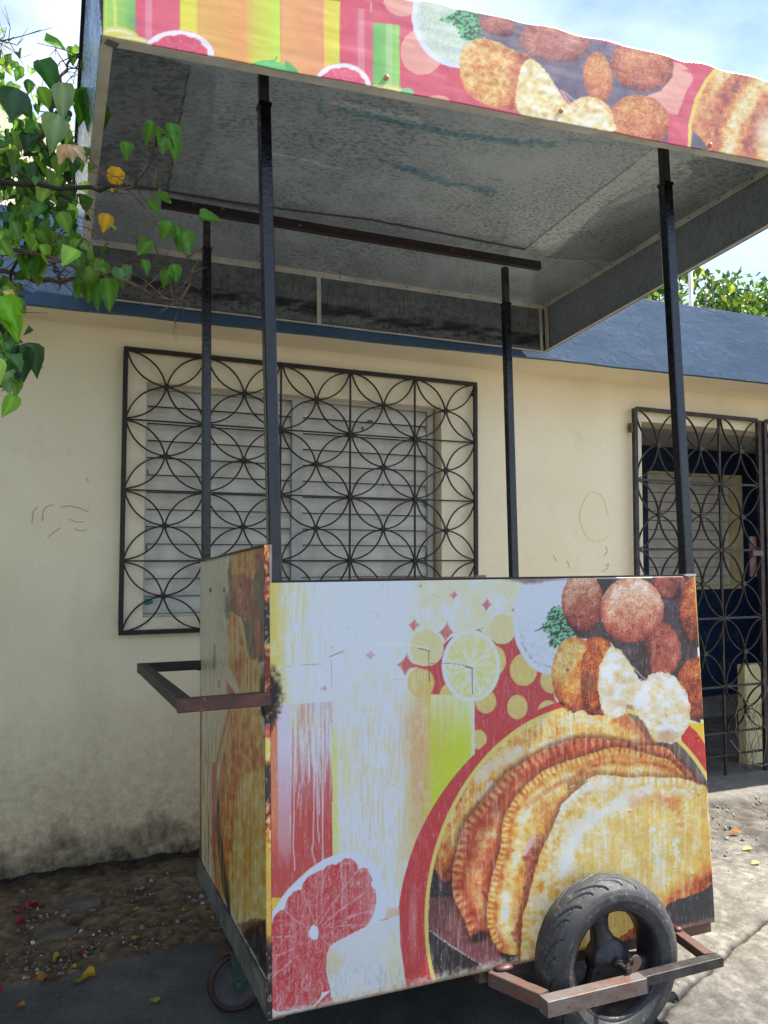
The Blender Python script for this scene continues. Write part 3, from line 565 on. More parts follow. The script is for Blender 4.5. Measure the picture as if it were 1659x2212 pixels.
    # dip bowl
    x, y = ZQ((345, 70)); A.put(A.ell(x, y, 212*.504, 222*.504), (226, 230, 246)); A.put(A.ell(x+1, y, 192*.504, 202*.504), np.stack([208+24*(mid-.5), 222+16*(mid-.5), 200+30*(mid-.5)], -1)); A.put(A.ell(x, y, 180*.504, 190*.504)*sm(.56, .64, c2)*.5, (150, 180, 150))
    pn = fbm(u/5, v/4, 191, 4); pm = A.poly(ZQ((250, 85), (320, 50), (350, 25), (440, 45), (455, 150), (390, 175), (340, 165), (320, 110)), 1.4, 12, 7, 5)
    A.put(pm, np.where((pn > .5)[..., None], np.array((96, 186, 116.)), np.array((44, 78, 60.))))
    A.put(A.poly(ZQ((415, 50), (480, 52), (640, 100), (900, 165), (1250, 262), (1250, 330), (1200, 390), (1140, 410), (1175, 450), (1230, 560), (1230, 610), (1000, 570), (800, 430), (650, 250), (440, 160)), 1.5), np.stack([96+20*(n-.5), 84+14*(n-.5), 104+10*(n-.5)], -1))
    def ball(cx, cy, rx, ry, t, rot=0., pal=RAMP_C, g=.4):
        x, y = ZQ((cx, cy)); r = np.hypot((u-x)/(rx*.504), (v-y)/(ry*.504)); A.put(A.ell(x, y, rx*.504, ry*.504, 1.4, rot, 4), fry(t-.14*sm(.6, 1.1, r)-.12*(v-y)/(ry*.504)+(cr-.45)*.3*g*2+(c2-.5)*g+(mid-.5)*.35, pal)*.94+12)
    ball(500, 110, 80, 45, .36, .3, RAMP_P); ball(745, 180, 152, 86, .42, .12, RAMP_P); ball(1120, 280, 135, 112, .40, .2, RAMP_C); ball(930, 335, 62, 112, .5, -.1); ball(1108, 520, 132, 112, .5, .25); ball(890, 520, 110, 105, .76, .2)
    cq = A.poly(chaikin(ZQ((340, 210), (400, 160), (500, 175), (560, 215), (650, 235), (640, 300), (600, 480), (540, 470), (440, 450), (370, 400), (335, 330)), 2), 1.5, 4)
    A.put(cq, fry(.62+(mid-.5)*.6-(cr-.45)*.25+(c2-.5)*.12-.25*sm(1085, 1130, u+(v-150)*.2)+.12*sm(1060, 1010, u)*sm(150, 80, v), RAMP_C)*.96+8)
    ch = A.poly(chaikin(ZQ((600, 280), (640, 245), (690, 280), (740, 350), (790, 440), (850, 470), (900, 425), (970, 470), (1030, 575), (880, 550), (740, 520), (590, 500), (572, 420)), 2), 2.5, 5, 6)
    A.put(A.ell(*ZQ((900, 490)), 46, 38)*0, (0, 0, 0)); cp = np.array([(120, 80, 50), (190, 130, 70), (214, 170, 100), (228, 200, 130), (236, 218, 150), (242, 230, 180), (244, 240, 216), (246, 246, 244)], float)
    A.put(ch, fry(.66+(fbm(u/11, v/10, 160, 4)-.5)*1.1, cp))
    for p in (((770, 385), (810, 440), (850, 485)), ((780, 390), (870, 465)), ((910, 500), (990, 560))): A.put(A.line(ZQ(*p), 1.4)*.8, (246, 240, 226))
    # dish at the right
    ar = [(1455, 292), (1400, 340), (1352, 430), (1325, 540), (1322, 640)]
    A.put(A.poly(ZQ((1440, 280), (1390, 340), (1345, 420), (1318, 530), (1314, 660), (2400, 900), (2400, 300))), (236, 206, 84)); m = A.poly(ZQ((1465, 290), (1405, 345), (1360, 430), (1332, 540), (1326, 660), (2400, 900), (2400, 300)))
    t = .56+(mid-.5)*.55+(cr-.45)*-.3+(c2-.5)*.15+.25*np.sin(np.hypot(u-1760, v-330)/13)*sm(1520, 1560, u); A.put(m, fry(t, RAMP_C)*.92+16)
    A.put(A.poly(ZQ((1336, 560), (1370, 590), (1405, 640), (1326, 640)), 2)*m, (92, 84, 96)); A.put(A.line(ZQ((1500, 440), (1430, 420), (1390, 480), (1380, 560)), 10, 10)*m*.5, (190, 80, 60)); A.put(A.ell(*ZQ((1640, 560)), 18, 40, 20)*m*.6, (240, 226, 190))
    return A.c*.86+np.array((226, 206, 214))*.13  # pale mix paints the haze of sky reflection into the print colours
# ---------------------------------------------------------------- cart frame
CART_T = np.array([0.5314, 1.7691, -1.0114]); CART_E = (-0.0471, -0.0045, -0.0440)
CART_R = _rot(*CART_E)
def c2w(P): return np.asarray(P, float) @ CART_R.T + CART_T
def art_uv(P):
    "artwork coordinates of points given in the cart frame (fixed constants of the traced artwork)"
    d = c2w(P) @ CAM_M
    return CX_U+F_U*d[:, 0]/d[:, 1], CY_U-F_U*d[:, 2]/d[:, 1]
# ---------------------------------------------------------------- materials
def M_print(name, rough=.38, bumps=.25):
    n = NT(name); h = n.noise(7, 5); h2 = n.noise(160, 2); n.col(n.attr())
    n.set(rough=n.g(n.noise(22, 5), .3, .75, rough-.08, rough+.2), coat=.12, spec=.4)
    n.p.inputs['Coat Roughness'].default_value = .25
    n.bump(n.mix(.06, h, h2), bumps, .006); return n
m_print = M_print('printed_vinyl'); m_side = M_print('faded_printed_vinyl', .34, .4)
m_banner = M_print('glossy_printed_banner', .3, .14)
def simple(name, c, rough=.5, metal=0., var=.15, sc_=12, bump=.15, spec=None, stretch=None, c2=None, dist=.005):
    n = NT(name); f = n.noise(sc_, 6, .6, stretch); c = srgb(*c)
    c2 = srgb(*c2) if c2 else tuple(x*(1-var*2) for x in c[:3])+(1,)
    n.col(n.ramp(f, [(.32, c2), (.62, c)])); n.set(rough=n.g(n.noise(sc_*2.3, 4), .3, .7, max(.05, rough-.1), min(1, rough+.12)), metal=metal, spec=spec)
    if bump: n.bump(n.noise(sc_*6, 4), bump, dist)
    return n
m_white_al = simple('weathered_white_aluminium', (205, 198, 188), .45, 0, .1, 9, .1, c2=(172, 166, 156))
m_black_paint = simple('gloss_black_paint', (13, 15, 26), .24, 0, .2, 14, .25, c2=(8, 9, 15), stretch=(1, 1, .25))
m_dark_steel = simple('raw_dark_steel', (74, 70, 68), .5, .4, .3, 20, .2, c2=(44, 38, 36))
m_grille = simple('black_wrought_iron', (38, 33, 33), .5, .2, .3, 30, .5, c2=(26, 20, 19))
m_gate = simple('worn_brown_iron', (66, 57, 53), .5, .3, .3, 22, .5, c2=(34, 28, 27))
def M_rust(name, base, rust, a=.45, b=.62, rough=.6):
    n = NT(name); f = n.noise(14, 8, .65, (1, 1, 2.4)); n2 = n.noise(70, 4)
    c = n.ramp(f, [(a, srgb(*base)), (b, srgb(*rust))]); c = n.mix(n.g(n2, .62, .7, 0, .7), c, srgb(40, 26, 22)); c = n.mix(n.g(n.noise(45, 3), .66, .72, 0, .6), c, srgb(176, 100, 66))
    n.col(c); n.set(rough=rough, metal=.15); n.bump(n.mix(.5, f, n2), .45, .003); return n
m_rust = M_rust('rusty_square_tube', (98, 84, 78), (104, 70, 56), .4, .62, .5)
m_rust_grey = M_rust('scuffed_grey_tube_with_rust', (110, 102, 98), (108, 78, 62), .45, .66, .5)
m_maroon = M_rust('maroon_rusty_tube', (72, 42, 38), (98, 56, 46), .45, .62, .5)
m_beam = M_rust('dark_rusty_angle', (36, 30, 30), (56, 38, 34), .45, .65, .6)
def M_galv(name, base, dark, sc_=70, paintattr=False, amt=.8):
    n = NT(name)
    w = n.noise(9, 3); v = n.voro(sc_, stretch=(1, 1.5, 1)); f = n.noise(sc_*.9, 3, .6, (1, 1.7, 1)); big = n.noise(3.2, 5, .6)
    fl = n.math('MULTIPLY', n.g(f, .5, .58), n.g(big, .32, .6, .15, 1)); c = n.mix(n.math('MULTIPLY', fl, amt), srgb(*base), srgb(*dark))
    c = n.mix(n.g(big, .3, .75, 0, .35), c, srgb(base[0]*.72, base[1]*.72, base[2]*.72))
    if paintattr: c = n.mix(1., c, n.attr(), 'MULTIPLY')
    n.col(c); n.set(rough=n.g(n.noise(40, 4), .3, .7, .38, .62), metal=.35); n.bump(n.noise(5, 4), .35, .02); return n
m_ceil = M_galv('spangled_galvanised_sheet', (182, 192, 200), (106, 112, 116), 74, True)
m_galv = M_galv('dull_galvanised_sheet', (150, 158, 166), (108, 114, 120), 50, False, .6)
m_galv_attr = M_galv('stained_galvanised_sheet', (226, 232, 232), (156, 162, 164), 50, True, .5)
m_edge = simple('grey_angle_iron', (112, 112, 108), .55, .2, .2, 14, .2, c2=(70, 70, 68))
m_dark = simple('dark_underside_board', (40, 37, 35), .8, 0, .2, 8, .1)
m_wood = simple('weathered_board', (126, 98, 74), .8, 0, .2, 10, .4, stretch=(.3, 3, 3), c2=(66, 46, 38))
def M_rubber():
    n = NT('dusty_tyre_rubber'); f = n.noise(9, 6, .65); g2 = n.noise(60, 4, .7, (1, .4, 1))
    c = n.ramp(f, [(.3, srgb(44, 44, 47)), (.7, srgb(76, 75, 74))]); c = n.mix(n.g(g2, .56, .72, 0, .45), c, srgb(140, 134, 122)); n.col(c)
    n.set(rough=n.g(n.noise(30, 3), .3, .7, .42, .68), spec=.35); n.bump(n.noise(180, 3), .12, .002); return n
m_rubber = M_rubber()
m_rim = simple('dirty_black_cast_rim', (36, 38, 46), .38, .3, .3, 16, .3, c2=(62, 56, 54))
m_caster_tyre = simple('dark_red_polyurethane', (56, 26, 26), .6, 0, .3, 16, .1, c2=(36, 24, 24))
m_caster_hub = simple('dusty_grey_hub', (74, 71, 72), .7, .1, .2, 18, .3)
m_caster_fork = simple('chipped_green_fork', (26, 66, 50), .5, 0, .2, 18, .2, c2=(40, 52, 36))
m_white_louvre = simple('spattered_white_louvre_paint', (218, 212, 200), .5, 0, .06, 9, .06, c2=(192, 186, 172))
_n = m_white_louvre; _c = _n.p.inputs['Base Color'].links[0].from_socket; _n.col(_n.mix(_n.g(_n.noise(120, 2, .5, (1, 1, .6)), .72, .76), _c, srgb(60, 56, 54)))
m_louvre_frame = simple('white_window_frame', (196, 194, 186), .5, 0, .1, 14, .1)
def M_plaster():
    n = NT('cream_painted_plaster'); geo = n.node('ShaderNodeNewGeometry'); sx = n.node('ShaderNodeSeparateXYZ'); n.l.new(geo.outputs['Position'], sx.inputs[0]); z = sx.outputs['Z']
    b = n.noise(1.4, 6, .6); c = n.ramp(b, [(.3, srgb(229, 214, 181)), (.7, srgb(243, 230, 200))])
    c = n.mix(n.g(n.noise(4.5, 7, .7), .58, .74, 0, .35), c, srgb(190, 176, 146))
    c = n.mix(n.g(n.noise(2.2, 5, .6, (1, 1, .35)), .6, .8, 0, .3), c, srgb(176, 160, 128))
    # damp grime rising from the ground, broken edge
    zz = n.math('ADD', z, n.math('MULTIPLY', n.math('SUBTRACT', n.noise(5, 7, .7), .5), .5))
    mr = n.node('ShaderNodeMapRange'); mr.inputs['From Min'].default_value = -.55; mr.inputs['From Max'].default_value = -1.15; n.l.new(zz, mr.inputs['Value'])
    c = n.mix(n.math('MULTIPLY', mr.outputs[0], n.g(n.noise(24, 9, .82), .34, .64, .2, .9)), c, srgb(150, 122, 86))
    mr2 = n.node('ShaderNodeMapRange'); mr2.inputs['From Min'].default_value = -1.08; mr2.inputs['From Max'].default_value = -1.26; n.l.new(zz, mr2.inputs['Value'])
    c = n.mix(n.math('MULTIPLY', mr2.outputs[0], n.g(n.noise(30, 6, .7), .3, .6, .6, .98)), c, srgb(50, 46, 36))
    c = n.mix(n.g(n.noise(30, 6, .75), .66, .72, 0, .5), c, srgb(128, 112, 90))
    n.col(c); n.set(rough=.62, spec=.3)
    h = n.mix(.45, n.noise(6, 9, .68), n.noise(38, 8, .7)); h = n.mix(.10, h, n.g(n.noise(2.6, 8, .7), .52, .56)); n.bump(h, .55, .014); return n
m_plaster = M_plaster()
def M_parapet():
    n = NT('blue_painted_parapet'); b = n.noise(3, 6, .6); c = n.ramp(b, [(.3, srgb(48, 72, 97)), (.7, srgb(64, 90, 117))])
    c = n.mix(n.g(n.noise(14, 6, .7), .60, .78, 0, .4), c, srgb(92, 112, 132)); c = n.mix(n.g(n.noise(24, 5, .7, (1, 1, .3)), .66, .72, 0, .5), c, srgb(44, 56, 68))
    n.col(c); n.set(rough=.55, spec=.3)
    h = n.mix(.4, n.noise(7, 8, .6), n.noise(26, 7, .65, (1, 1, 2))); h = n.mix(.2, h, n.g(n.noise(4, 8, .7), .50, .55)); n.bump(h, .28, .012); return n
m_parapet = M_parapet()
m_blue = simple('deep_blue_porch_wall', (14, 40, 76), .55, 0, .1, 5, .2, c2=(10, 32, 62))
m_porch_ceiling = simple('grey_white_porch_ceiling', (190, 188, 180), .8, 0, .1, 6, .2)
m_yellow = simple('pale_yellow_paint', (222, 208, 160), .6, 0, .1, 9, .3, c2=(200, 186, 138))
m_concrete_grey = simple('grey_cement', (120, 116, 108), .9, 0, .2, 9, .6, c2=(86, 82, 76))
m_roof_white = simple('white_roof_edge', (206, 204, 200), .8, 0, .1, 14, .4)
m_chalk_y = simple('yellow_crayon', (230, 214, 140), .9, 0, .05, 30, 0); m_pencil = simple('grey_pencil', (160, 146, 122), .9, 0, .1, 60, 0, c2=(190, 176, 146)); m_scribble = simple('pale_scratches', (92, 112, 128), .8, 0, .1, 60, 0, c2=(40, 62, 88))
def M_ground():
    n = NT('worn_concrete_and_dirt'); c = n.attr(); f = n.noise(85, 7, .8); sp = n.noise(190, 4, .75); s3 = n.noise(30, 7, .8)
    c = n.mix(n.g(f, .44, .60, 0, .6), c, n.mix(1., c, (.56, .56, .55, 1), 'MULTIPLY')); c = n.mix(n.g(sp, .50, .62, 0, .5), c, n.mix(1., c, (1.3, 1.3, 1.3, 1), 'MULTIPLY')); c = n.mix(n.g(s3, .50, .64, 0, .35), c, n.mix(1., c, (.72, .72, .71, 1), 'MULTIPLY'))
    n.col(c); n.set(rough=.92, spec=.2); n.bump(n.mix(.5, f, sp), .8, .009); return n
m_ground = M_ground()
def M_leaf(name, tr=.45, rough=.42):
    n = NT(name); c = n.attr(); c = n.mix(n.g(n.noise(60, 3), .35, .7, 0, .3), c, n.mix(1., c, (.7, .78, .6, 1), 'MULTIPLY')); n.col(c); n.set(rough=rough, spec=.4)
    t = n.node('ShaderNodeBsdfTranslucent'); n.l.new(n.mix(1., c, (1.5, 1.45, .6, 1), 'MULTIPLY'), t.inputs['Color']); ms = n.node('ShaderNodeMixShader', Fac=tr)
    n.l.new(n.p.outputs[0], ms.inputs[1]); n.l.new(t.outputs[0], ms.inputs[2]); n.l.new(ms.outputs[0], n.out.inputs['Surface']); return n
m_leaf = M_leaf('bougainvillea_leaf', .38); m_leaf_far = M_leaf('glossy_tree_leaf', .3, .35)
m_bark = simple('thorny_brown_bark', (112, 88, 70), .85, 0, .2, 30, .4, c2=(60, 46, 38)); m_bark_d = simple('dark_wet_bark', (52, 44, 42), .8, 0, .2, 30, .4)
m_pebble = simple('mixed_pebbles', (120, 112, 100), .9, 0, .3, 9, .3, c2=(62, 54, 46)); m_stone = simple('flat_grey_stone', (96, 90, 80), .95, 0, .2, 12, .7, c2=(60, 54, 46))
m_dryleaf = M_leaf('fallen_leaf', .25, .6)
# ---------------------------------------------------------------- ground (one sheet)
YW = 3.55
def gz(x, y):
    base = -1.19-.047*np.clip(y-1.65, 0, 2.2)
    return base+.012*np.clip(1.65-y, 0, 6)/6
xs = np.r_[-60, -30, -15, -8, -5, -3, -2, np.arange(-1.4, 5.2, .0125), 5.6, 6.5, 8, 12, 20, 35, 60]; ys = np.r_[-60, -30, -15, -8, -4, -2, -1, -.4, 0, .4, .7, np.arange(.9, 3.62, .0125), 3.8, 4.2, 5, 6, 8, 12, 20, 40, 70]
X, Y = np.meshgrid(xs, ys); x = X.ravel(); y = Y.ravel(); z = gz(x, y)
edge = 2.62+.11*(x)+.10*(fbm(x*3, y*0, 400, 3)-.5)+.03*(fbm(x*22, y*22, 401, 3)-.5)                 # concrete / dirt border on the left
dirt = sm(-.012, .012, y-edge)*sm(1.6, 1.3, x+.2*(fbm(x*4, y*4, 402, 3)-.5))
rough_r = sm(.0, .25, y-(2.74+.10*np.sin(x*1.7)))*sm(.02, -.05, y-3.14-.05*(fbm(x*5, y*0, 403)-.5))*sm(1.8, 2.3, x)
n1 = fbm(x*3.2, y*3.2, 410, 5); n2 = fbm(x*16, y*16, 411, 4); n3 = fbm(x*45, y*45, 412, 3)
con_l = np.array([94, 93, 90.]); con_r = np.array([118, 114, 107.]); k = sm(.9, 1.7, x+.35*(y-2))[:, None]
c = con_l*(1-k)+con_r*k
c = c*(1+.45*(n1-.5)+.3*(n2-.5)+.4*(n3-.5)*k[:, 0])[:, None]; c = c*(1+.16*sm(.54, .64, fbm(x*44, y*34, 430, 3))*k[:, 0])[:, None]
c = c*(1-.28*sm(.52, .66, fbm(x*1.6, y*2.6, 414, 4))*k[:, 0])[:, None]
dc = np.stack([104+44*(n2-.5), 88+38*(n2-.5), 70+30*(n2-.5)], 1)*(1+.9*(n3-.5))[:, None]
c = c*(1-dirt[:, None])+dc*dirt[:, None]
rc = np.stack([104+50*(n2-.5), 98+46*(n2-.5), 90+40*(n2-.5)], 1)*(1+.5*(n3-.5))[:, None]; c = c*(1-rough_r[:, None]*.8)+rc*rough_r[:, None]*.8
slab = sm(3.12, 3.16, y+.04*(fbm(x*6, y*0, 404)-.5))*sm(2.0, 2.4, x); c = c*(1-slab[:, None]*.6)+np.array([136, 132, 125.])*slab[:, None]*.6
crack = np.abs(y-(1.66+.42*(x-1.5)+.06*(fbm(x*9, y*0, 420, 4)-.5)))*(x > 1.45)*(x < 3) + (x <= 1.45)*9+(x >= 3)*9; c = c*(1-.75*np.clip(1-crack/.014, 0, 1))[:, None]
crack2 = np.abs(y-(2.60-.10*(x-2)+.05*(fbm(x*12, y*0, 421, 4)-.5)))+9*((x < 1.9) | (x > 4.5)); c = c*(1-.3*np.clip(1-crack2/.006, 0, 1))[:, None]
wall_foot = sm(3.36, 3.55, y)*sm(1.6, 1.2, x); c = c*(1-.5*wall_foot)[:, None]  # ground colour darkens towards the foot of the left wall
z = z+dirt*((n2-.5)*.030+(n3-.5)*.012+.006+.02*sm(3.2, 3.55, y))+(1-dirt)*((n2-.5)*.003+(n1-.5)*.006)+rough_r*((n2-.5)*.035+(n3-.5)*.012-.012)+slab*.018-.012*np.clip(1-crack/.014, 0, 1)+.008*sm(.006, -.012, y-(1.66+.42*(x-1.5)-.02*(fbm(x*14, y*0, 422, 3)-.5)))*(x > 1.4)
near = sm(6, 5, x)*sm(-2.2, -1.3, x)*sm(.8, 1, y)*sm(3.7, 3.6, y); z = z*near+gz(x, y)*(1-near)
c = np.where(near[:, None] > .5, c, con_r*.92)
def ground_z(px, py): return float(gz(np.array(px), np.array(py)))
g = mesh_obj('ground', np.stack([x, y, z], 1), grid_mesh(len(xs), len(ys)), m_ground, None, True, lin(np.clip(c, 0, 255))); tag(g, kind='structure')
# ---------------------------------------------------------------- the house
hb = Vector((1.5, YW, -1.28)); house = empty('house', hb)
tag(house, 'low cream plastered house with a blue parapet, barred louvre window and porch gate', 'house')
WZ0, WZ1 = -1.45, 1.0; TH_ = .16
wx0, wx1, wz0, wz1 = .485, 1.915, -.262, .742           # window opening in the wall plane
gx0, gx1, gz1_ = 3.195, 5.2, .762                          # porch opening
b = MB(); F, Bk = YW, YW+TH_
for a, c_ in (((-5, F, WZ0), (wx0, Bk, WZ1)), ((wx0, F, WZ0), (wx1, Bk, wz0)), ((wx0, F, wz1), (wx1, Bk, WZ1)), ((wx1, F, WZ0), (gx0, Bk, WZ1)), ((gx0, F, gz1_), (gx1, Bk, WZ1)), ((gx1, F, WZ0), (9, Bk, WZ1))): b.box(a, c_)
b.build('wall', m_plaster, house); wall = bpy.data.objects['wall']
# irregular raised plaster surround inside the grille and small ridge under the eaves
b = MB(); rnd = random.Random(3)
def rag(p, q, w, ax, dz=.006):
    n = 22
    for i in range(n):
        a = i/n; c2 = (i+1)/n; P_ = Vector(p).lerp(Vector(q), a); Q_ = Vector(p).lerp(Vector(q), c2); ww_ = w+rnd.uniform(-.006, .006); t_ = dz+rnd.uniform(-.002, .003)
        if ax == 'z': b.box((P_.x, YW-t_, P_.z), (Q_.x, YW-.0005, P_.z+ww_))
        else: b.box((P_.x-ww_, YW-t_, P_.z), (P_.x, YW-.0005, Q_.z))
# eaves slab and parapet, parallel to the canopy edge
def py_(x): return 3.3185-.0445*x
def par(x0, x1, za, zb2, mat, name, yoff=0., depth=.14, nx=260, nz=22, amp=.010):
    s, t = np.meshgrid(np.linspace(x0, x1, nx), np.linspace(0, 1, nz)); s = s.ravel(); t = t.ravel(); zlo = za+.008*(fbm(s*7, s*0, 440, 4)-.5); zhi = zb2+.012*(fbm(s*3, s*0, 441, 4)-.5)
    Pz = zlo*(1-t)+zhi*t; n = (fbm(s*6, Pz*9, 442, 4)-.5)*amp*.8+(fbm(s*28, Pz*28, 443, 3)-.5)*amp*.45
    V = np.stack([s, py_(s)+yoff+n*.6+.004+.062*t, Pz], 1); Bv = V.copy(); Bv[:, 1] = V[:, 1]+.03; Fc = grid_mesh(nx, nz); N = len(V)
    tp = np.arange(nx)+(nz-1)*nx; bt = np.arange(nx)
    top = np.stack([tp[:-1], tp[1:], tp[1:]+N, tp[:-1]+N], 1)+2*N; bot = np.stack([bt[1:], bt[:-1], bt[:-1]+N, bt[1:]+N], 1)+2*N
    return mesh_obj(name, np.concatenate([V, Bv, V, Bv]), np.concatenate([Fc, Fc[:, ::-1]+N, top, bot]), mat, house, True)
par(-5, 8.6, .955, 1.345, m_parapet, 'parapet'); pp = bpy.data.objects['parapet']
b = MB(); b.add([(-5, py_(-5)+.085, 1.358), (8.6, py_(8.6)+.085, 1.352), (8.6, 7.5, 1.33), (-5, 7.5, 1.33), (-5, py_(-5)+.085, 1.346), (8.6, py_(8.6)+.085, 1.34), (8.6, 7.5, 1.30), (-5, 7.5, 1.30)], [(0, 1, 2, 3), (7, 6, 5, 4), (0, 4, 5, 1), (1, 5, 6, 2), (2, 6, 7, 3), (3, 7, 4, 0)]); b.build('roof_slab', m_roof_white, house)
b = MB(); b.add([(-5, py_(-5)+.034, .962), (9, py_(9)+.034, .962), (9, 7.4, .962), (-5, 7.4, .962), (-5, py_(-5)+.034, 1.0), (9, py_(9)+.034, 1.0), (9, 7.4, 1.0), (-5, 7.4, 1.0)], [(3, 2, 1, 0), (4, 5, 6, 7), (0, 1, 5, 4)]); b.build('eaves', m_plaster, house)
# louvre window
win = empty('window', (1.2, YW+.1, .24)); win.parent = house; OFF[win.name] = Vector((1.2, YW+.1, .24)); win.location = Vector((1.2, YW+.1, .24))-hb
lx0, lx1, lz0, lz1 = .487, 1.902, -.262, .752; LY = YW+.075
b = MB()
b.box((lx0, LY-.01, lz0), (lx0+.014, LY+.03, lz1)); b.box((lx1-.03, LY-.01, lz0), (lx1, LY+.03, lz1)); b.box((lx0+.014, LY-.01, lz1-.022), (lx1-.03, LY+.03, lz1)); b.box((lx0+.014, LY-.01, lz0), (lx1-.03, LY+.03, lz0+.010)); b.box((1.158, LY-.012, lz0+.010), (1.204, LY+.03, lz1-.022)); b.box((1.206, LY-.004, lz0+.01), (1.212, LY+.028, lz1-.022)); b.build('frame', m_louvre_frame, win)
b = MB(); b.box((wx0, YW+.11, wz0-.02), (wx1, YW+.12, wz1+.03)); b.build('backing', m_dark, win)
nsl = 13; ph = (lz1-.022-lz0-.010)/nsl
for (a, c_) in ((lx0+.015, 1.157), (1.213, lx1-.031)):
    b = MB()
    for i in range(nsl):
        z0 = lz0+.010+i*ph; pts = [(-.012, 0.002), (-.016, ph*.25), (-.013, ph*.6), (-.002, ph*.90), (.004, ph*.99)]
        V = [(xx, LY+.02+p_[0]+.004*k_, z0+p_[1]) for k_ in (0, 1) for xx in (a, c_) for p_ in pts]; m_ = len(pts)
        Fc = [(j, j+m_, j+m_+1, j+1) for j in range(m_-1)]+[(j+2*m_, j+1+2*m_, j+m_+1+2*m_, j+m_+2*m_) for j in range(m_-1)]+[(0, 2*m_, 3*m_, m_)]
        b.add(V, Fc)
    b.build('louvre_panel', m_white_louvre, win, False)
rnd = random.Random(5)
b = MB()
m_teal = simple('teal_paint_smudge', (46, 128, 112), .6)
for cx_, cz_, w_, h_ in ((.51, -.2, .05, .022), (.505, .03, .012, .03), (.50, .12, .01, .03), (.503, .36, .012, .03), (.50, .56, .012, .03), (1.56, .66, .03, .012), (1.52, .62, .012, .02), (1.63, .35, .014, .01), (1.865, .26, .01, .03), (1.868, .0, .008, .03), (1.86, -.02, .01, .02), (1.78, .58, .008, .03)):
    MB().ball((cx_, LY+.002, cz_), 1, (w_*.6, .0012, h_*.6), 9, 6).build('paint_smudge', m_teal, win)

# wrought iron grilles built from arcs
def lens(b, p, q, bulge, w, y, dpt):
    p = np.array(p); q = np.array(q); d = q-p; n = np.array((-d[1], d[0]))
    for sg in (-1, 1):
        pts = [p+d*t+n*sg*bulge*4*t*(1-t)*(1 if True else 0) for t in np.linspace(0, 1, 10)]
        for a, c_ in zip(pts[:-1], pts[1:]): b.bar((a[0], y, a[1]), (c_[0], y, c_[1]), w, dpt, up=(0, 1, 0), ext=.0006)
ix0, ix1, iz0, iz1 = .394, 2.093, -.320, .869; GY = YW-.030
b = MB(); fw = .019
b.bar((ix0-.0, GY, iz1), (ix1, GY, iz1), .016, fw, up=(0, 0, 1), ext=.008); b.bar((ix0, GY, iz0), (ix1, GY, iz0), .016, fw, up=(0, 0, 1), ext=.008); b.bar((ix0, GY, iz0+.01), (ix0, GY, iz1-.01), fw, .0155, up=(0, 1, 0)); b.bar((ix1, GY, iz0+.01), (ix1, GY, iz1-.01), fw, .0155, up=(0, 1, 0))
for xx in (ix0, ix1):
    for zz in (iz0+.05, iz1-.05): b.bar((xx, GY, zz), (xx, YW+.005, zz), .012)
grl = b.build('window_grille', m_grille, house)
nc, nr = 5, 4; cw = (ix1-ix0)/nc; chh = (iz1-iz0)/nr
for i in range(nc):
    for j in range(nr):
        b = MB(); c0 = (ix0+(i+.5)*cw, iz0+(j+.5)*chh)
        for sx_ in (-.5, .5):
            for sz_ in (-.5, .5): lens(b, c0, (c0[0]+sx_*cw*.97, c0[1]+sz_*chh*.97), .17, .0066, GY+rnd.uniform(-.002, .002), .006)
        b.cyl((c0[0], GY-.003, c0[1]), (0, 1, 0), .0135, .014, 12); b.build('rosette', m_grille, grl)
b = MB()
for i in range(1, nc): b.bar((ix0+i*cw, GY+.004, iz0+.008), (ix0+i*cw, GY+.004, iz1-.008), .0078, .0078, up=(0, 1, 0))
for j in range(1, nr):
    b.bar((ix0+.008, GY+.004, iz0+j*chh), (ix1-.008, GY+.004, iz0+j*chh), .0068, .0068)
    for i in range(1, nc): b.cyl((ix0+i*cw, GY-.002, iz0+j*chh), (0, 1, 0), .013, .016, 12)
b.build('straight_bars', m_grille, grl)
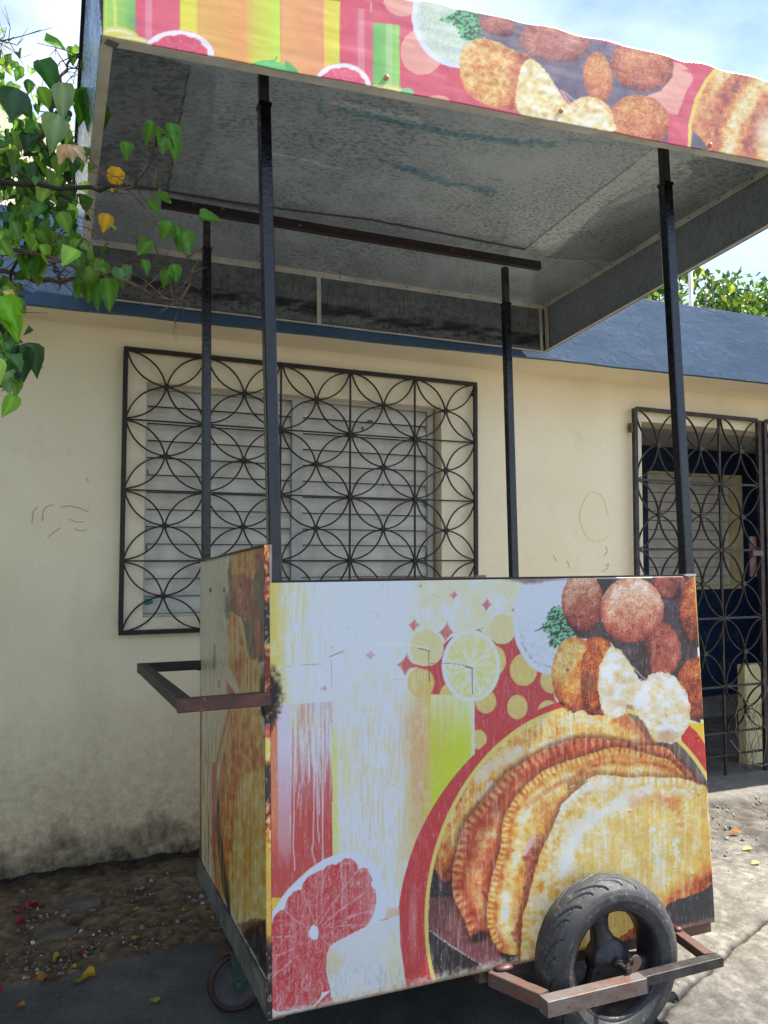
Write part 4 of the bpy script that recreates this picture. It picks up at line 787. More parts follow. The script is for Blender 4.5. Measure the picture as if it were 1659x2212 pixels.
# porch gate, two leaves
def leaf_gate(x0, ncol, cw_, name, skip=()):
    y = YW-.042; z0, z1 = -1.275, .822; rows = [(.632, .426, .822), (.24, .038, .426), (-.155, -.358, .038), (-.548, -.752, -.358), (-.88, -1.014, -.752)]
    x1 = x0+ncol*cw_; b = MB()
    b.bar((x0, y, z0), (x0, y, z1), .024, .022, up=(0, 1, 0)); b.bar((x1, y, z0), (x1, y, z1), .028, .022, up=(0, 1, 0)); b.bar((x0+.012, y, z1), (x1-.014, y, z1), .02, .022); b.bar((x0+.012, y, z0), (x1-.014, y, z0), .02, .016)
    gt = b.build(name, m_gate, house); b = MB()
    for zz in (.426, .038, -.358, -.752, -1.014, -1.142): b.bar((x0+.012, y+.002, zz), (x1-.014, y+.002, zz), .012, .012)
    for i in range(1, ncol): b.bar((x0+i*cw_, y+.006, z0+.01), (x0+i*cw_, y+.006, z1-.01), .013, .012, up=(0, 1, 0))
    b.build('straight_bars', m_gate, gt)
    for i in range(ncol):
        for ri, (zc, za, zb3) in enumerate(rows):
            if (i, ri) in skip: continue
            b = MB(); cx_ = x0+(i+.5)*cw_; h_ = (zb3-za)/2; zc_ = (za+zb3)/2
            for sx_ in (-1, 1):
                for sz_ in (-1, 1):
                    # fat petal from the rosette to the corner of the cell
                    ex, ez = sx_*cw_*.485, sz_*h_*.97
                    for kind in (0, 1):
                        P_ = []
                        for t_ in np.linspace(0, 1, 12):
                            q = t_
                            if kind == 0: fx_, fz_ = (1-math.cos(q*math.pi/2))**.9, math.sin(q*math.pi/2)
                            else: fx_, fz_ = math.sin(q*math.pi/2), (1-math.cos(q*math.pi/2))**.9
                            fx_ = fx_*.93+q*.07; fz_ = fz_*.93+q*.07; P_.append((cx_+ex*fx_, zc_+ez*fz_))
                        for a, c_ in zip(P_[:-1], P_[1:]): b.bar((a[0], y-.004, a[1]), (c_[0], y-.004, c_[1]), .0052, .011, up=(0, 1, 0), ext=.0008)
            b.cyl((cx_, y-.008, zc_), (0, 1, 0), .016, .020, 12); b.build('rosette', m_gate, gt)
    return gt
gt = leaf_gate(3.111, 3, .3175, 'porch_gate', {(1, 4)})
MB().bar((3.10, YW-.03, .69), (3.10, YW-.03, .74), .03, .03, up=(0, 1, 0)).build('hinge', m_rust, gt)
b = MB(); b.box((3.985, YW-.030, -.12), (4.04, YW-.02, .12)); b.box((3.975, YW-.062, .005), (4.06, YW-.05, .035)); b.build('lock_plate', m_rust, gt)
leaf_gate(4.115, 3, .3175, 'porch_gate')
# porch inside
PY = YW+1.3
porch = empty('porch', (4.3, YW+.7, -1.2)); porch.parent = house; OFF[porch.name] = Vector((4.3, YW+.7, -1.2)); porch.location = Vector((4.3, YW+.7, -1.2))-hb
# back wall with a window opening
b = MB(); bx0, bx1, bz0_, bz1_ = 4.42, 5.41, -.26, .665
for a, c_ in (((2.9, PY, -1.4), (bx0, PY+.1, .95)), ((bx0, PY, -1.4), (bx1, PY+.1, bz0_)), ((bx0, PY, bz1_), (bx1, PY+.1, .95)), ((bx1, PY, -1.4), (8.5, PY+.1, .95))): b.box(a, c_)
b.box((3.0, YW+TH_, -1.4), (3.09, PY, .95)); b.box((8.4, YW+TH_, -1.4), (8.5, PY, .95)); b.build('back_wall', m_blue, porch)
MB().box((3.09, YW+TH_+.001, .855), (8.4, PY-.001, .95)).build('ceiling', m_porch_ceiling, porch)
MB().box((3.0, YW-.20, -1.42), (8.4, PY-.001, -1.150)).build('floor', m_concrete_grey, porch) if 0 else MB().box((3.09, YW-.02, -1.42), (8.4, PY-.001, -1.262)).build('floor', m_concrete_grey, porch)
MB().box((3.09, PY-.03, -1.262), (8.4, PY-.002, -1.10)).build('skirting', m_concrete_grey, porch)
wn2 = MB(); wn2.box((bx0, PY+.02, bz0_), (bx0+.02, PY+.06, bz1_)); wn2.box((5.29, PY-.006, bz0_), (bx1, PY+.06, bz1_)); wn2.box((bx0+.02, PY+.02, bz1_-.02), (5.29, PY+.06, bz1_)); wn2.box((bx0+.02, PY-.006, bz0_), (5.29, PY+.06, bz0_+.03)); inw = wn2.build('inner_window', m_yellow, porch)
b = MB(); ns2 = 12; p2 = (bz1_-bz0_-.05)/ns2
for i in range(ns2):
    z0 = bz0_+.03+i*p2; b.hexa([(bx0+.02, PY+.020, z0+.002), (5.29, PY+.020, z0+.002), (5.29, PY+.028, z0+.002), (bx0+.02, PY+.028, z0+.002), (bx0+.02, PY+.034, z0+p2-.003), (5.29, PY+.034, z0+p2-.003), (5.29, PY+.042, z0+p2-.003), (bx0+.02, PY+.042, z0+p2-.003)])
b.box((4.845, PY+.012, bz0_+.03), (4.875, PY+.019, bz1_-.02)); b.build('louvre_panel', m_white_louvre, inw)
MB().box((bx0-.0, PY+.07, bz0_), (bx1, PY+.08, bz1_)).build('backing', m_dark, inw)
b = MB(); b.box((4.065, YW+.10, -1.262), (4.262, YW+.155, -.664)); b.box((4.262, YW+.10, -1.262), (4.275, YW+.155, -.664)); b.build('low_pillar', m_yellow, porch)
b = MB(); rnd = random.Random(9)
for i in range(34):
    px_ = rnd.uniform(4.55, 5.35); pz_ = rnd.uniform(-.95, -.45); pts = [(px_, PY-.0015, pz_)]
    for k_ in range(rnd.randint(4, 9)):
        px_ += rnd.uniform(-.022, .022); pz_ += rnd.uniform(-.03, .03); pts.append((px_, PY-.0015, pz_))
    for a, c_ in zip(pts[:-1], pts[1:]): b.bar(a, c_, .004, .002, up=(0, 1, 0))
b.build('wall_scratches', m_scribble, porch)
# dry vine twisted through the gate foot
b = MB()
for i in range(12):
    px_ = rnd.uniform(3.72, 4.15); pz_ = -1.25; pts = []
    for k_ in range(9): pts.append((px_, YW-.06+rnd.uniform(-.01, .012), pz_)); px_ += rnd.uniform(-.035, .045); pz_ += rnd.uniform(.02, .09)
    b.tube(pts, .0022, 5)
b.tube([(3.75, YW-.07, -1.05), (3.85, YW-.08, -1.17), (3.98, YW-.08, -1.22), (4.12, YW-.08, -1.2), (4.3, YW-.07, -1.12)], .003, 5)
vine = b.build('dry_vine', simple('dry_grey_stem', (140, 128, 108), .9), None, True, at=(3.9, YW-.06, -1.25)); tag(vine, 'dry grey climbing stems tangled through the foot of the porch gate', 'vine')
# marks on the wall
def strokes(paths, name, mat, w=.004):
    b = MB()
    for P_ in paths:
        for a, c_ in zip(P_[:-1], P_[1:]): b.bar((a[0], YW-.0012, a[1]), (c_[0], YW-.0012, c_[1]), w, .0012, up=(0, 1, 0), ext=.001)
    return b.build(name, mat, wall)
Cp = [(2.951, .225), (2.93, .30), (2.905, .335), (2.857, .352), (2.82, .340), (2.79, .30), (2.765, .25), (2.757, .21), (2.77, .165), (2.785, .13), (2.81, .098), (2.85, .085), (2.885, .082), (2.93, .095), (2.96, .115)]
strokes([Cp], 'crayon_mark', m_chalk_y, .0035)
def wxz(u, v, D=YW):
    d = CAM_M @ np.array([(u-CX_U)/F_U, 1, -(v-CY_U)/F_U]); d = d*D/d[1]; return (d[0], d[2])
pen = [[(69, 1130), (72, 1105), (80, 1096)], [(92, 1125), (93, 1105), (100, 1095), (113, 1090)], [(132, 1096), (150, 1092), (170, 1097), (190, 1106)], [(150, 1122), (165, 1128), (180, 1127)], [(160, 1142), (175, 1147), (187, 1145)], [(103, 1160), (130, 1140)], [(186, 1032), (191, 1040)], [(1225, 1212), (1232, 1228)], [(1306, 1200), (1312, 1190), (1308, 1180)], [(1300, 1235), (1312, 1228), (1314, 1218), (1306, 1222)], [(1000+195, 1200), (1204, 1215)]]
for P_ in pen: strokes([[wxz(*q) for q in P_]], 'pencil_mark', m_pencil, .003)
# neighbour block standing beyond the roof on the left
nb = MB().box((-.62, 4.5, 1.33), (.25, 5.3, 2.29)).build('roof_tank_block', m_plaster, None, False, at=(-.2, 4.9, 1.33)); tag(nb, 'cream rendered block rising above the roof behind the bougainvillea', 'water tank')
pb = MB(); pb.cyl((5.05, 5.0, 1.96), (0, 0, 1), .018, 1.24, 12); pb.tube([(5.05, 4.98, 1.4), (5.03, 4.985, 2.0), (5.055, 4.98, 2.55)], .004, 5); po_ = pb.build('roof_pole', m_roof_white, None, True, at=(5.05, 5.0, 1.34)); tag(po_, 'thin white pole standing on the roof in front of the trees', 'pole')
# roof-top cable
cb = MB(); cb.tube([(2.2, 3.6, 1.40), (3.6, 3.62, 1.372), (5, 3.64, 1.366), (8, 3.7, 1.372)], .006, 6); cbo = cb.build('roof_cable', m_black_paint, None, True, at=(3, 3.62, 1.36)); tag(cbo, 'thin black cable lying along the top of the blue parapet', 'cable')
# ---------------------------------------------------------------- the food cart
cart = empty('food_cart'); cart.location = Vector(CART_T); cart.rotation_euler = Euler(CART_E, 'XYZ'); OFF[cart.name] = Vector((0, 0, 0))
tag(cart, 'tall street food cart on a scooter wheel with printed juice and empanada panels', 'food cart')
Wd, Dp, Hb, Ht = 1.243, .9891, .95, 1.038
def sheet(name, P00, P10, P01, P11, nu, nv, paint, mat, parent, amp=.0, back=.004, nrm=(0, -1, 0), top=None, gain=1.):
    "painted sheet spanned by four corners, with a turned back edge so that it has thickness"
    s, t = np.meshgrid(np.linspace(0, 1, nu), np.linspace(0, 1, nv)); s = s.ravel()[:, None]; t = t.ravel()[:, None]
    P00, P10, P01, P11 = [np.array(p, float) for p in (P00, P10, P01, P11)]
    P = (P00*(1-s)+P10*s)*(1-t)+(P01*(1-s)+P11*s)*t
    if top is not None: P[:, 2] += top(s[:, 0], t[:, 0])
    u, v = art_uv(P); c = lin(np.clip(paint(u, v), 0, 255))*gain
    n = np.array(nrm, float)
    if amp: P = P+n*((fbm(s[:, 0]*9, t[:, 0]*7, 66, 3)-.5)*amp+(np.maximum(fbm(s[:, 0]*70, t[:, 0]*55, 67, 2)-.82, 0)*amp*2))[:, None]
    Fc = grid_mesh(nu, nv); N = len(P)
    Q = np.concatenate([P, P-n*back]); F2 = Fc[:, ::-1]+N
    bd = np.concatenate([np.arange(nu), np.arange(1, nv)*nu+nu-1, ((nv-1)*nu+np.arange(nu-1))[::-1], (np.arange(1, nv-1)*nu)[::-1]])
    nx = np.roll(bd, -1); S_ = np.stack([nx, bd, bd+N, nx+N], 1)
    return mesh_obj(name, Q, np.concatenate([Fc, F2, S_]), mat, parent, True, np.concatenate([c, c*.3]))
sheet('front_panel', (0, 0, 0), (Wd+.003, 0, 0), (0, 0, Hb), (Wd, 0, Hb), 560, 430, art_front, m_print, cart, .003, .006, gain=np.array((.79, .775, .75)))
tag(bpy.data.objects['front_panel'], 'sun bleached print of juice glasses, fried balls and empanadas')
sheet('side_panel', (0, Dp, .055), (0, .001, .055), (0, Dp, Ht), (0, .001, Ht), 150, 420, art_side, m_side, cart, .004, .006, (-1, 0, 0), None, np.array((.78, .73, .62)))
# corner strip of the folded print
def art_corner(u, v):
    A = Art(u, v, (210, 120, 60)); mid = fbm(u/5, v/9, 201, 4)
    A.put(np.ones_like(u), fry(.5+(mid-.5)*1.2-.25*np.sin(v/38.), RAMP_C))
    A.put(sm(1290, 1310, v)*sm(1400, 1380, v), (34, 28, 44)); A.put(sm(1395, 1410, v)*sm(1500, 1460, v), (120, 34, 36)); A.put(sm(1490, 1530, v)*sm(1590, 1570, v), (36, 24, 24)); A.put(sm(1560, 1575, v)*sm(1600, 1590, v)*(u < 584), (206, 50, 46)); A.put(sm(1590, 1600, v)*sm(1650, 1620, v), (220, 210, 96)); A.put(sm(1640, 1660, v)*sm(1750, 1720, v), (60, 52, 50)); A.put(sm(1800, 1860, v)*sm(2060, 2000, v), (214, 170, 70)); A.put(sm(2010, 2060, v), (44, 34, 36)); A.put(sm(.55, .7, mid)*.5, (226, 210, 180))
    return A.c
sheet('corner_strip', (-.012, .0, .0), (-.0005, -.001, .0), (-.012, .0, Ht), (-.0005, -.001, Ht), 5, 420, art_corner, m_print, cart, .0, .004)
b = MB(); b.box((Wd, .002, .0), (Wd+.004, Dp, Hb)); o = b.build('side_panel', simple('yellow_edged_side_sheet', (222, 196, 84), .4, 0, .1, 8, .2), cart)
MB().box((0, Dp, .0), (Wd, Dp+.004, Hb)).build('rear_panel', m_galv, cart)
MB().box((.007, .008, .0), (Wd-.001, Dp-.001, .012)).build('floor_panel', m_dark, cart)
MB().box((.007, .008, .86), (Wd-.001, Dp-.001, .872)).build('counter_top', m_galv, cart)
# lower frame: angle iron under the left side, rusty rail under the front right
b = MB(); b.box((-.009, 0.002, -.004), (-.0015, Dp, .0545)); b.box((-.0015, .002, -.004), (.03, Dp, -.0005)); b.build('lower_frame', m_edge, cart)
b = MB(); b.bar((.52, .03, -.017), (Wd+.002, .03, -.017), .03, .032, bev=.002); b.bar((.05, Dp-.03, -.017), (Wd, Dp-.03, -.017), .03, .032); b.bar((Wd-.02, .05, -.017), (Wd-.02, Dp-.05, -.017), .03, .032); b.build('chassis_rail', m_rust, cart)
b = MB()
for i in range(26):
    x = .02+i*(Wd-.04)/25
    b.hexa([(x-.03, -.004, .946), (x+.03, -.004, .946), (x+.03, .016, .946), (x-.03, .016, .946), (x-.03, -.004, .952+random.uniform(0, .003)), (x+.03, -.004, .952+random.uniform(0, .003)), (x+.03, .016, .953), (x-.03, .016, .953)]) if 0 else None
b.bar((.004, .011, .951), (Wd-.002, .011, .951), .014, .009); b.build('top_rim', m_beam, cart)
b = MB(); b.bar((-.002, Dp-.02, Ht+.0015), (-.002, .02, Ht+.0015), .008, .004); b.build('top_rim', m_dark_steel, cart)
b = MB(); b.box((.57, .93, .952), (1.07, .975, .974)); b.box((1.03, .925, .952), (1.075, .9295, .978)); b.build('loose_board', m_wood, cart)
MB().box((.60, .02, .947), (1.08, .045, .9535)).build('inner_rim', m_maroon, cart)
MB().box((1.205, -.006, .951), (1.243, .02, .957)).build('corner_tab', m_white_al, cart)
# posts with thinner inner tubes
base = [(.0208, .0317), (1.2451, .0317), (.0208, 1.0028), (1.2451, 1.0028)]; tops = [(-.0002, .037), (1.2446, .0321), (.0144, .9522), (1.2739, 1.0356)]; zj = [2.128, 2.138, 2.14, 2.109]; ww = [.0295, .031, .0295, .031]
ZC_ = 2.3083
for i in range(4):
    def at(z): t = (z-Hb)/(ZC_-Hb); return Vector((base[i][0]+(tops[i][0]-base[i][0])*t, base[i][1]+(tops[i][1]-base[i][1])*t, z))
    b = MB(); b.bar(at(.3), at(zj[i]), ww[i], ww[i], up=(0, 1, 0), bev=.0025); b.bar(at(zj[i]-.004), at(zj[i]+.006), ww[i]+.003, ww[i]+.003, up=(0, 1, 0)); po = b.build('post', m_black_paint, cart)
    MB().bar(at(zj[i]+.006), at(2.27), ww[i]-.006, ww[i]-.006, up=(0, 1, 0), bev=.002).build('inner_tube', m_dark_steel, po)
# handle of square tube on the left
b = MB(); hz = .688
b.bar((.0, .008, hz), (-.205, .008, hz-.002), .03, .03, bev=.002); hf = b.build('handle', m_maroon, cart)
b = MB(); b.bar((-.19, .0235, hz), (-.19, .97, hz), .03, .03, bev=.002); b.bar((-.205, .989, hz), (.0, .989, hz), .03, .03, bev=.002); b.build('crossbar', m_beam, hf)
MB().ball((-.004, .012, hz-.012), .016, (1, 1, 2.2)).build('weld', m_beam, hf, True); MB().ball((-.004, .985, hz-.004), .015).build('weld', m_beam, hf, True)
# wheel guard bracket
b = MB(); zb_ = -.016
b.bar((.548, .0, zb_), (.603, -.1445, zb_), .032, .034, bev=.0015); b.build('wheel_bracket', m_rust, cart); wb = bpy.data.objects['wheel_bracket']
b = MB(); b.bar((.585, -.168, zb_-.001), (.86, -.168, zb_-.001), .036, .036, bev=.0015); b.build('outer_bar', m_rust_grey, wb)
b = MB(); b.bar((.855, -.162, zb_+.004), (1.106, -.158, zb_+.004), .03, .024, bev=.0015); b.bar((.8606, -.176, zb_-.001), (.8640, -.176, zb_-.001), .02, .036); b.build('outer_bar', m_dark_steel, wb)
b = MB(); b.bar((1.090, -.142, zb_+.004), (1.112, .0, zb_+.006), .028, .024, bev=.0015); b.build('arm', m_rust, wb)
MB().ball((.575, -.006, .004), .017, (1.6, 1, .5)).build('weld', m_maroon, wb, True); MB().ball((1.112, -.006, .004), .012, (1.2, 1, .7)).build('weld', m_maroon, wb, True)
# burnt spot of the weld on the print
# wheel
HX, HY, HZ = .832, -.073, .009
wheel = empty('wheel', (HX, HY, HZ)); wheel.parent = cart; OFF[wheel.name] = Vector((HX, HY, HZ)); wheel.location = (HX, HY, HZ)
NT_, NP = 1300, 170
prof = np.array((1.13, 1))*np.array([(-.030, .124), (-.037, .127), (-.044, .136), (-.0500, .150), (-.0490, .163), (-.0450, .1725), (-.0425, .1765), (-.034, .1860), (-.022, .1930), (-.010, .1965), (0, .1975), (.010, .1965), (.022, .1930), (.034, .1860), (.0425, .1765), (.0450, .1725), (.0490, .163), (.0500, .150), (.044, .136), (.037, .127), (.030, .124)])
d_ = np.r_[0, np.cumsum(np.hypot(*np.diff(prof, axis=0).T))]; tt = np.linspace(0, d_[-1], NP); ps = np.interp(tt, d_, prof[:, 0]); pr_ = np.interp(tt, d_, prof[:, 1])
th = np.linspace(0, 2*math.pi, NT_, endpoint=False); TH, PS = np.meshgrid(th, ps, indexing='ij'); _, PR = np.meshgrid(th, pr_, indexing='ij')
arc = np.interp(np.abs(PS), [0, .010, .022, .034, .0425, .046], [0, .010, .0225, .0365, .049, .056]); tread = (PR > .172)
dep = np.zeros_like(PR)
for sgn in (-1, 1):
    side = (np.sign(PS) == sgn)
    for k in range(13):
        t0 = 2*math.pi*k/13+(0 if sgn > 0 else math.pi/13)
        for (a0, a1, o0, w, pw, dp) in ((.008, .054, 0., .0034, 1.9, .0062), (.017, .047, .24, .0030, 2.4, .0055)):
            q = np.clip((arc-a0)/(a1-a0), 0, 1); tcn = t0+o0+.42*(1-q)**pw*(1 if a0 < .015 else .8)
            dd = np.abs((TH-tcn+math.pi) % (2*math.pi)-math.pi)*PR
            slope = np.hypot(1, .42*pw*(1-q)**(pw-1)*PR/(a1-a0)*(1 if a0 < .015 else .8)); wv = w*np.minimum(slope, 3.)*(.45+.55*np.sin(np.clip(q, .02, 1)*math.pi*.62+.35))
            m = side*(arc > a0)*(arc < a1)*np.clip((wv-dd)/.0012, 0, 1); dep = np.maximum(dep, m*dp)
        for (a, c) in ((.040, .14), (.040, .33)):
            x = (TH-t0-c+math.pi) % (2*math.pi)-math.pi; ch = np.abs(arc-a+np.abs(x)*.09); m = side*(np.abs(x) < .055)*np.clip((.0016-ch)/.0007, 0, 1); dep = np.maximum(dep, m*.002)
zig = .003*np.abs(((TH*13/(2*math.pi)) % 1)-.5)*4-.003; dep = np.maximum(dep, tread*np.clip((.0011-np.abs(PS-zig))/.0007, 0, 1)*.0022)
PRd = PR-dep*tread
# sidewall rings
PRr = PS.copy(); ring = np.zeros_like(PR)
for rr0, ww0, hh in ((.1335, .0009, .0012), (.1315, .0007, -.0010), (.1655, .0009, .0009)): ring += np.clip(1-np.abs(PR-rr0)/ww0, 0, 1)*hh
PSd = PS+np.sign(PS)*ring*(PR < .17)
V = np.stack([np.cos(TH)*PRd, PSd, np.sin(TH)*PRd], -1).reshape(-1, 3)+np.array((HX, HY, HZ))
i, j = np.meshgrid(np.arange(NT_), np.arange(NP-1), indexing='ij'); i = i.ravel(); j = j.ravel(); i2 = (i+1) % NT_
Fc = np.stack([i*NP+j, i*NP+j+1, i2*NP+j+1, i2*NP+j], 1)
tyre = mesh_obj('tyre', V, Fc, m_rubber, wheel, True)
# raised lettering on the sidewall
def ring_text(txt, r, a0, size, parent):
    tot = MB(); n = len(txt)
    for k, chh in enumerate(txt):
        if chh == ' ': continue
        cu = bpy.data.curves.new('t', 'FONT'); cu.body = chh; cu.size = size; cu.extrude = .0005; cu.align_x = 'CENTER'; cu.resolution_u = 2
        ob = bpy.data.objects.new('t', cu); COL.objects.link(ob); dg = bpy.context.evaluated_depsgraph_get(); me = bpy.data.meshes.new_from_object(ob.evaluated_get(dg))
        a = a0-k*size*.78/r
        for_v = []
        for v in me.vertices:
            x, y, z = v.co; rad = r+y; ang = a-x/r
            for_v.append((HX+rad*math.cos(ang), HY-.0574-z+.0006, HZ+rad*math.sin(ang)))
        tot.add(for_v, [tuple(p.vertices) for p in me.polygons]); bpy.data.objects.remove(ob); bpy.data.meshes.remove(me); bpy.data.curves.remove(cu)
    return tot.build('lettering', m_rubber, parent)
ring_text('DURO TIRE', .1465, R(158), .012, tyre); ring_text('MADE IN', .150, R(22), .008, tyre); ring_text('90/90-10', .142, R(-32), .009, tyre)
b = MB(); b.lathe((HX, HY, HZ), (0, 1, 0), [(.134, -.045), (.1345, -.041), (.128, -.039), (.125, -.030), (.123, 0), (.125, .030), (.128, .039), (.1345, .041), (.134, .045), (.124, .043), (.118, .028), (.117, 0), (.118, -.028), (.124, -.043)], 96, True)
def spoke(ang, w0, w1):
    c, s_ = math.cos(ang), math.sin(ang)
    def P(r, w, y): return (HX+r*c-w*s_, HY+y, HZ+r*s_+w*c)
    rs = [.022, .047, .074, .096, .120]; ws = [w0, w0*.78, w1*.8, w1, w1*1.45]; sh = [0, .002, .004, .004, 0]
    V = []
    for r, w, s2 in zip(rs, ws, sh): V += [P(r, -w+s2, -.018), P(r, w+s2, -.018), P(r, w*1.05+s2, .012), P(r, -w*1.05+s2, .012)]
    Fc = [(0, 1, 2, 3), (16, 19, 18, 17)]
    for q in range(4):
        for k in range(4): Fc.append((q*4+k, q*4+4+k, q*4+4+(k+1) % 4, q*4+(k+1) % 4))
    b.add(V, Fc)
for a in (104, -20, 226): spoke(R(a), .034, .022)
b.lathe((HX, HY, HZ), (0, 1, 0), [(.0, -.034), (.016, -.034), (.020, -.032), (.026, -.028), (.046, -.022), (.052, -.012), (.052, .02), (.03, .03), (.0, .03)], 40)
b.build('rim', m_rim, wheel, True)
b = MB(); b.cyl((HX, HY-.05, HZ), (0, 1, 0), .0075, .07, 14); b.cyl((HX, HY-.042, HZ), (0, 1, 0), .013, .016, 6); b.cyl((HX, HY+.05, HZ), (0, 1, 0), .0075, .08, 14); b.build('axle', m_dark_steel, wheel)
# axle plate with holes, standing on the outer bar
def plate():
    bm = bmesh.new(); n = 28
    def outl(t):
        r = .020+.006*math.cos(2*t-1.3); return Vector((math.cos(t)*r, 0, math.sin(t)*r*1.1))
    ov = [outl(2*math.pi*k/n) for k in range(n)]; hc = Vector((-.006, 0, .009)); hv = [hc+Vector((math.cos(2*math.pi*k/n)*.0052, 0, math.sin(2*math.pi*k/n)*.0085)) for k in range(n)]
    C0 = Vector((HX+.018, -.150, .016)); L = []
    for y in (-.0025, .0025): L.append([[bm.verts.new(C0+p+Vector((0, y, 0))) for p in q] for q in (ov, hv)])
    for k in range(n):
        k2 = (k+1) % n
        bm.faces.new((L[0][0][k], L[0][0][k2], L[0][1][k2], L[0][1][k])); bm.faces.new((L[1][0][k2], L[1][0][k], L[1][1][k], L[1][1][k2]))
        bm.faces.new((L[0][0][k2], L[0][0][k], L[1][0][k], L[1][0][k2])); bm.faces.new((L[0][1][k], L[0][1][k2], L[1][1][k2], L[1][1][k]))
    me = bpy.data.meshes.new('axle_plate'); bm.to_mesh(me); bm.free(); me.materials.append(m_rust.m); o = bpy.data.objects.new('axle_plate', me); COL.objects.link(o); o.parent = wb
plate()
# caster under the left side
CXc, CYc, CZc, CR = .012, .45, -.108, .078
cst = empty('caster', (CXc, CYc, CZc)); cst.parent = cart; cst.location = (CXc, CYc, CZc); OFF[cst.name] = Vector((CXc, CYc, CZc))
b = MB(); b.lathe((CXc, CYc, CZc), (0, 1, 0), [(.062, -.018), (.074, -.018), (CR, -.012), (CR, .012), (.074, .018), (.062, .018)], 48, True); b.build('tyre', m_caster_tyre, cst, True)
b = MB(); b.lathe((CXc, CYc, CZc), (0, 1, 0), [(.0, -.012), (.016, -.019), (.022, -.010), (.054, -.012), (.064, -.0185), (.064, .018), (.0, .018)], 48); b.build('hub', m_caster_hub, cst, True)
b = MB()
for y in (-.026, .026): b.hexa([(CXc-.012, CYc+y-.002, CZc-.014), (CXc+.016, CYc+y-.002, CZc-.014), (CXc+.016, CYc+y+.002, CZc-.014), (CXc-.012, CYc+y+.002, CZc-.014), (CXc-.022, CYc+y-.002, -.026), (CXc+.036, CYc+y-.002, -.026), (CXc+.036, CYc+y+.002, -.026), (CXc-.022, CYc+y+.002, -.026)])
b.box((CXc-.022, CYc-.028, -.026), (CXc+.036, CYc+.028, -.021)); b.build('fork', m_caster_fork, cst)
b = MB(); b.cyl((CXc, CYc, CZc), (0, 1, 0), .0085, .066, 6); b.build('axle_bolt', m_caster_hub, cst)
MB().box((CXc-.05, CYc-.045, -.021), (CXc+.045, CYc+.045, -.014)).build('mounting_plate', m_maroon, cst)
# ---------------------------------------------------------------- canopy of the cart
FL, RL, RR_, FR = [np.array(p) for p in ((-.386, -.195, 2.059), (-.400, 1.42, 2.082), (1.713, 1.42, 2.054), (1.770, -.195, 2.140))]
zFL, zRL, zRR, zFR = 2.290, 2.318, 2.289, 2.335
def up(p, z): return np.array((p[0], p[1], z))
def art_ceiling(u, v):
    A = Art(u, v, (200, 200, 198)); n = fbm(u/40, v/30, 300, 4); st = fbm(u/14, v/5, 301, 4)
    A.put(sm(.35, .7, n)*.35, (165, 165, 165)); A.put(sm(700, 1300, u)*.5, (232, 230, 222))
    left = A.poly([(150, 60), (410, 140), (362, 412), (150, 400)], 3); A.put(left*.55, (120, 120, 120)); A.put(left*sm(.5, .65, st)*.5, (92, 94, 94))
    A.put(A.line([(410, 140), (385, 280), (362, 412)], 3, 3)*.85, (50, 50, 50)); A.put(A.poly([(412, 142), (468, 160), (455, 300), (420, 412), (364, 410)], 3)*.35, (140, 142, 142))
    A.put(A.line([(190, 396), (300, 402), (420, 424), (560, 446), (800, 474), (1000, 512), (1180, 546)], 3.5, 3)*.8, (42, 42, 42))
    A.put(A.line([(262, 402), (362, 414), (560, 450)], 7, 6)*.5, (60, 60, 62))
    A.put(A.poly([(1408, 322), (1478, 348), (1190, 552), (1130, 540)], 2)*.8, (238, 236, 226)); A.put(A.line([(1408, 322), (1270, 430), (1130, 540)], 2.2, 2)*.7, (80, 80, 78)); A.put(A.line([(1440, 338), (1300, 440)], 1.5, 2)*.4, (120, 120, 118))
    A.put(A.poly([(1478, 348), (1380, 400), (1310, 440), (1190, 552), (1700, 600), (1760, 300)], 6)*.5, (124, 126, 128)); A.put(A.poly([(1480, 345), (1500, 380), (1400, 420), (1300, 455), (1380, 400)], 8)*.6, (236, 232, 222))  # grey patches here and on the next line: canopy shade painted into the sheet
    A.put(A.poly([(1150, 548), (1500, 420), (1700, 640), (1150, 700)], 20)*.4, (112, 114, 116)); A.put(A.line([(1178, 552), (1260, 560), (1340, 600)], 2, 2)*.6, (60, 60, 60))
    BL = (92, 146, 164); WH = (255, 250, 240)
    def streak(p, w, c, a=.9, soft=3): A.put(sm(w*1.1, w*.4, A_dist_line(u, v, p)+(st-.5)*w*3.)*a*.62, c)
    streak([(735, 230), (860, 262), (1000, 290), (1110, 305), (1200, 312)], 9, BL); streak([(870, 362), (960, 396), (1065, 416)], 8, BL); streak([(820, 345), (900, 372)], 4, BL, .8); streak([(690, 240), (694, 212)], 7, BL, .7); streak([(1060, 388), (1085, 392)], 3, BL, .6)
    streak([(722, 222), (780, 232), (860, 248), (905, 258)], 8, WH); streak([(588, 334), (640, 342), (690, 352)], 2.4, WH); streak([(580, 328), (612, 336)], 2, WH); streak([(690, 356), (740, 362)], 2, WH, .8); streak([(1400, 330), (1378, 346)], 5, WH, .8); streak([(1440, 345), (1480, 352), (1470, 366)], 4, WH, .8); streak([(940, 290), (990, 298)], 2, WH, .6)
    streak([(1222, 300), (1320, 308)], 3, BL, .5); streak([(1430, 350), (1400, 346)], 4, BL, .5); streak([(330, 190), (340, 196), (352, 208)], 2, (30, 24, 20), .9, 1); streak([(1428, 386), (1440, 388)], 3, (130, 50, 36), .9)
    A.put(A.ell(274, 147, 1.6, 1.2), (255, 255, 255)*1)
    return A.c
nu, nv = 420, 300
s, t = np.meshgrid(np.linspace(0, 1, nu), np.linspace(0, 1, nv)); s = s.ravel()[:, None]; t = t.ravel()[:, None]
Cn = [up(FL, zFL), up(FR, zFR), up(RL, zRL), up(RR_, zRR)]
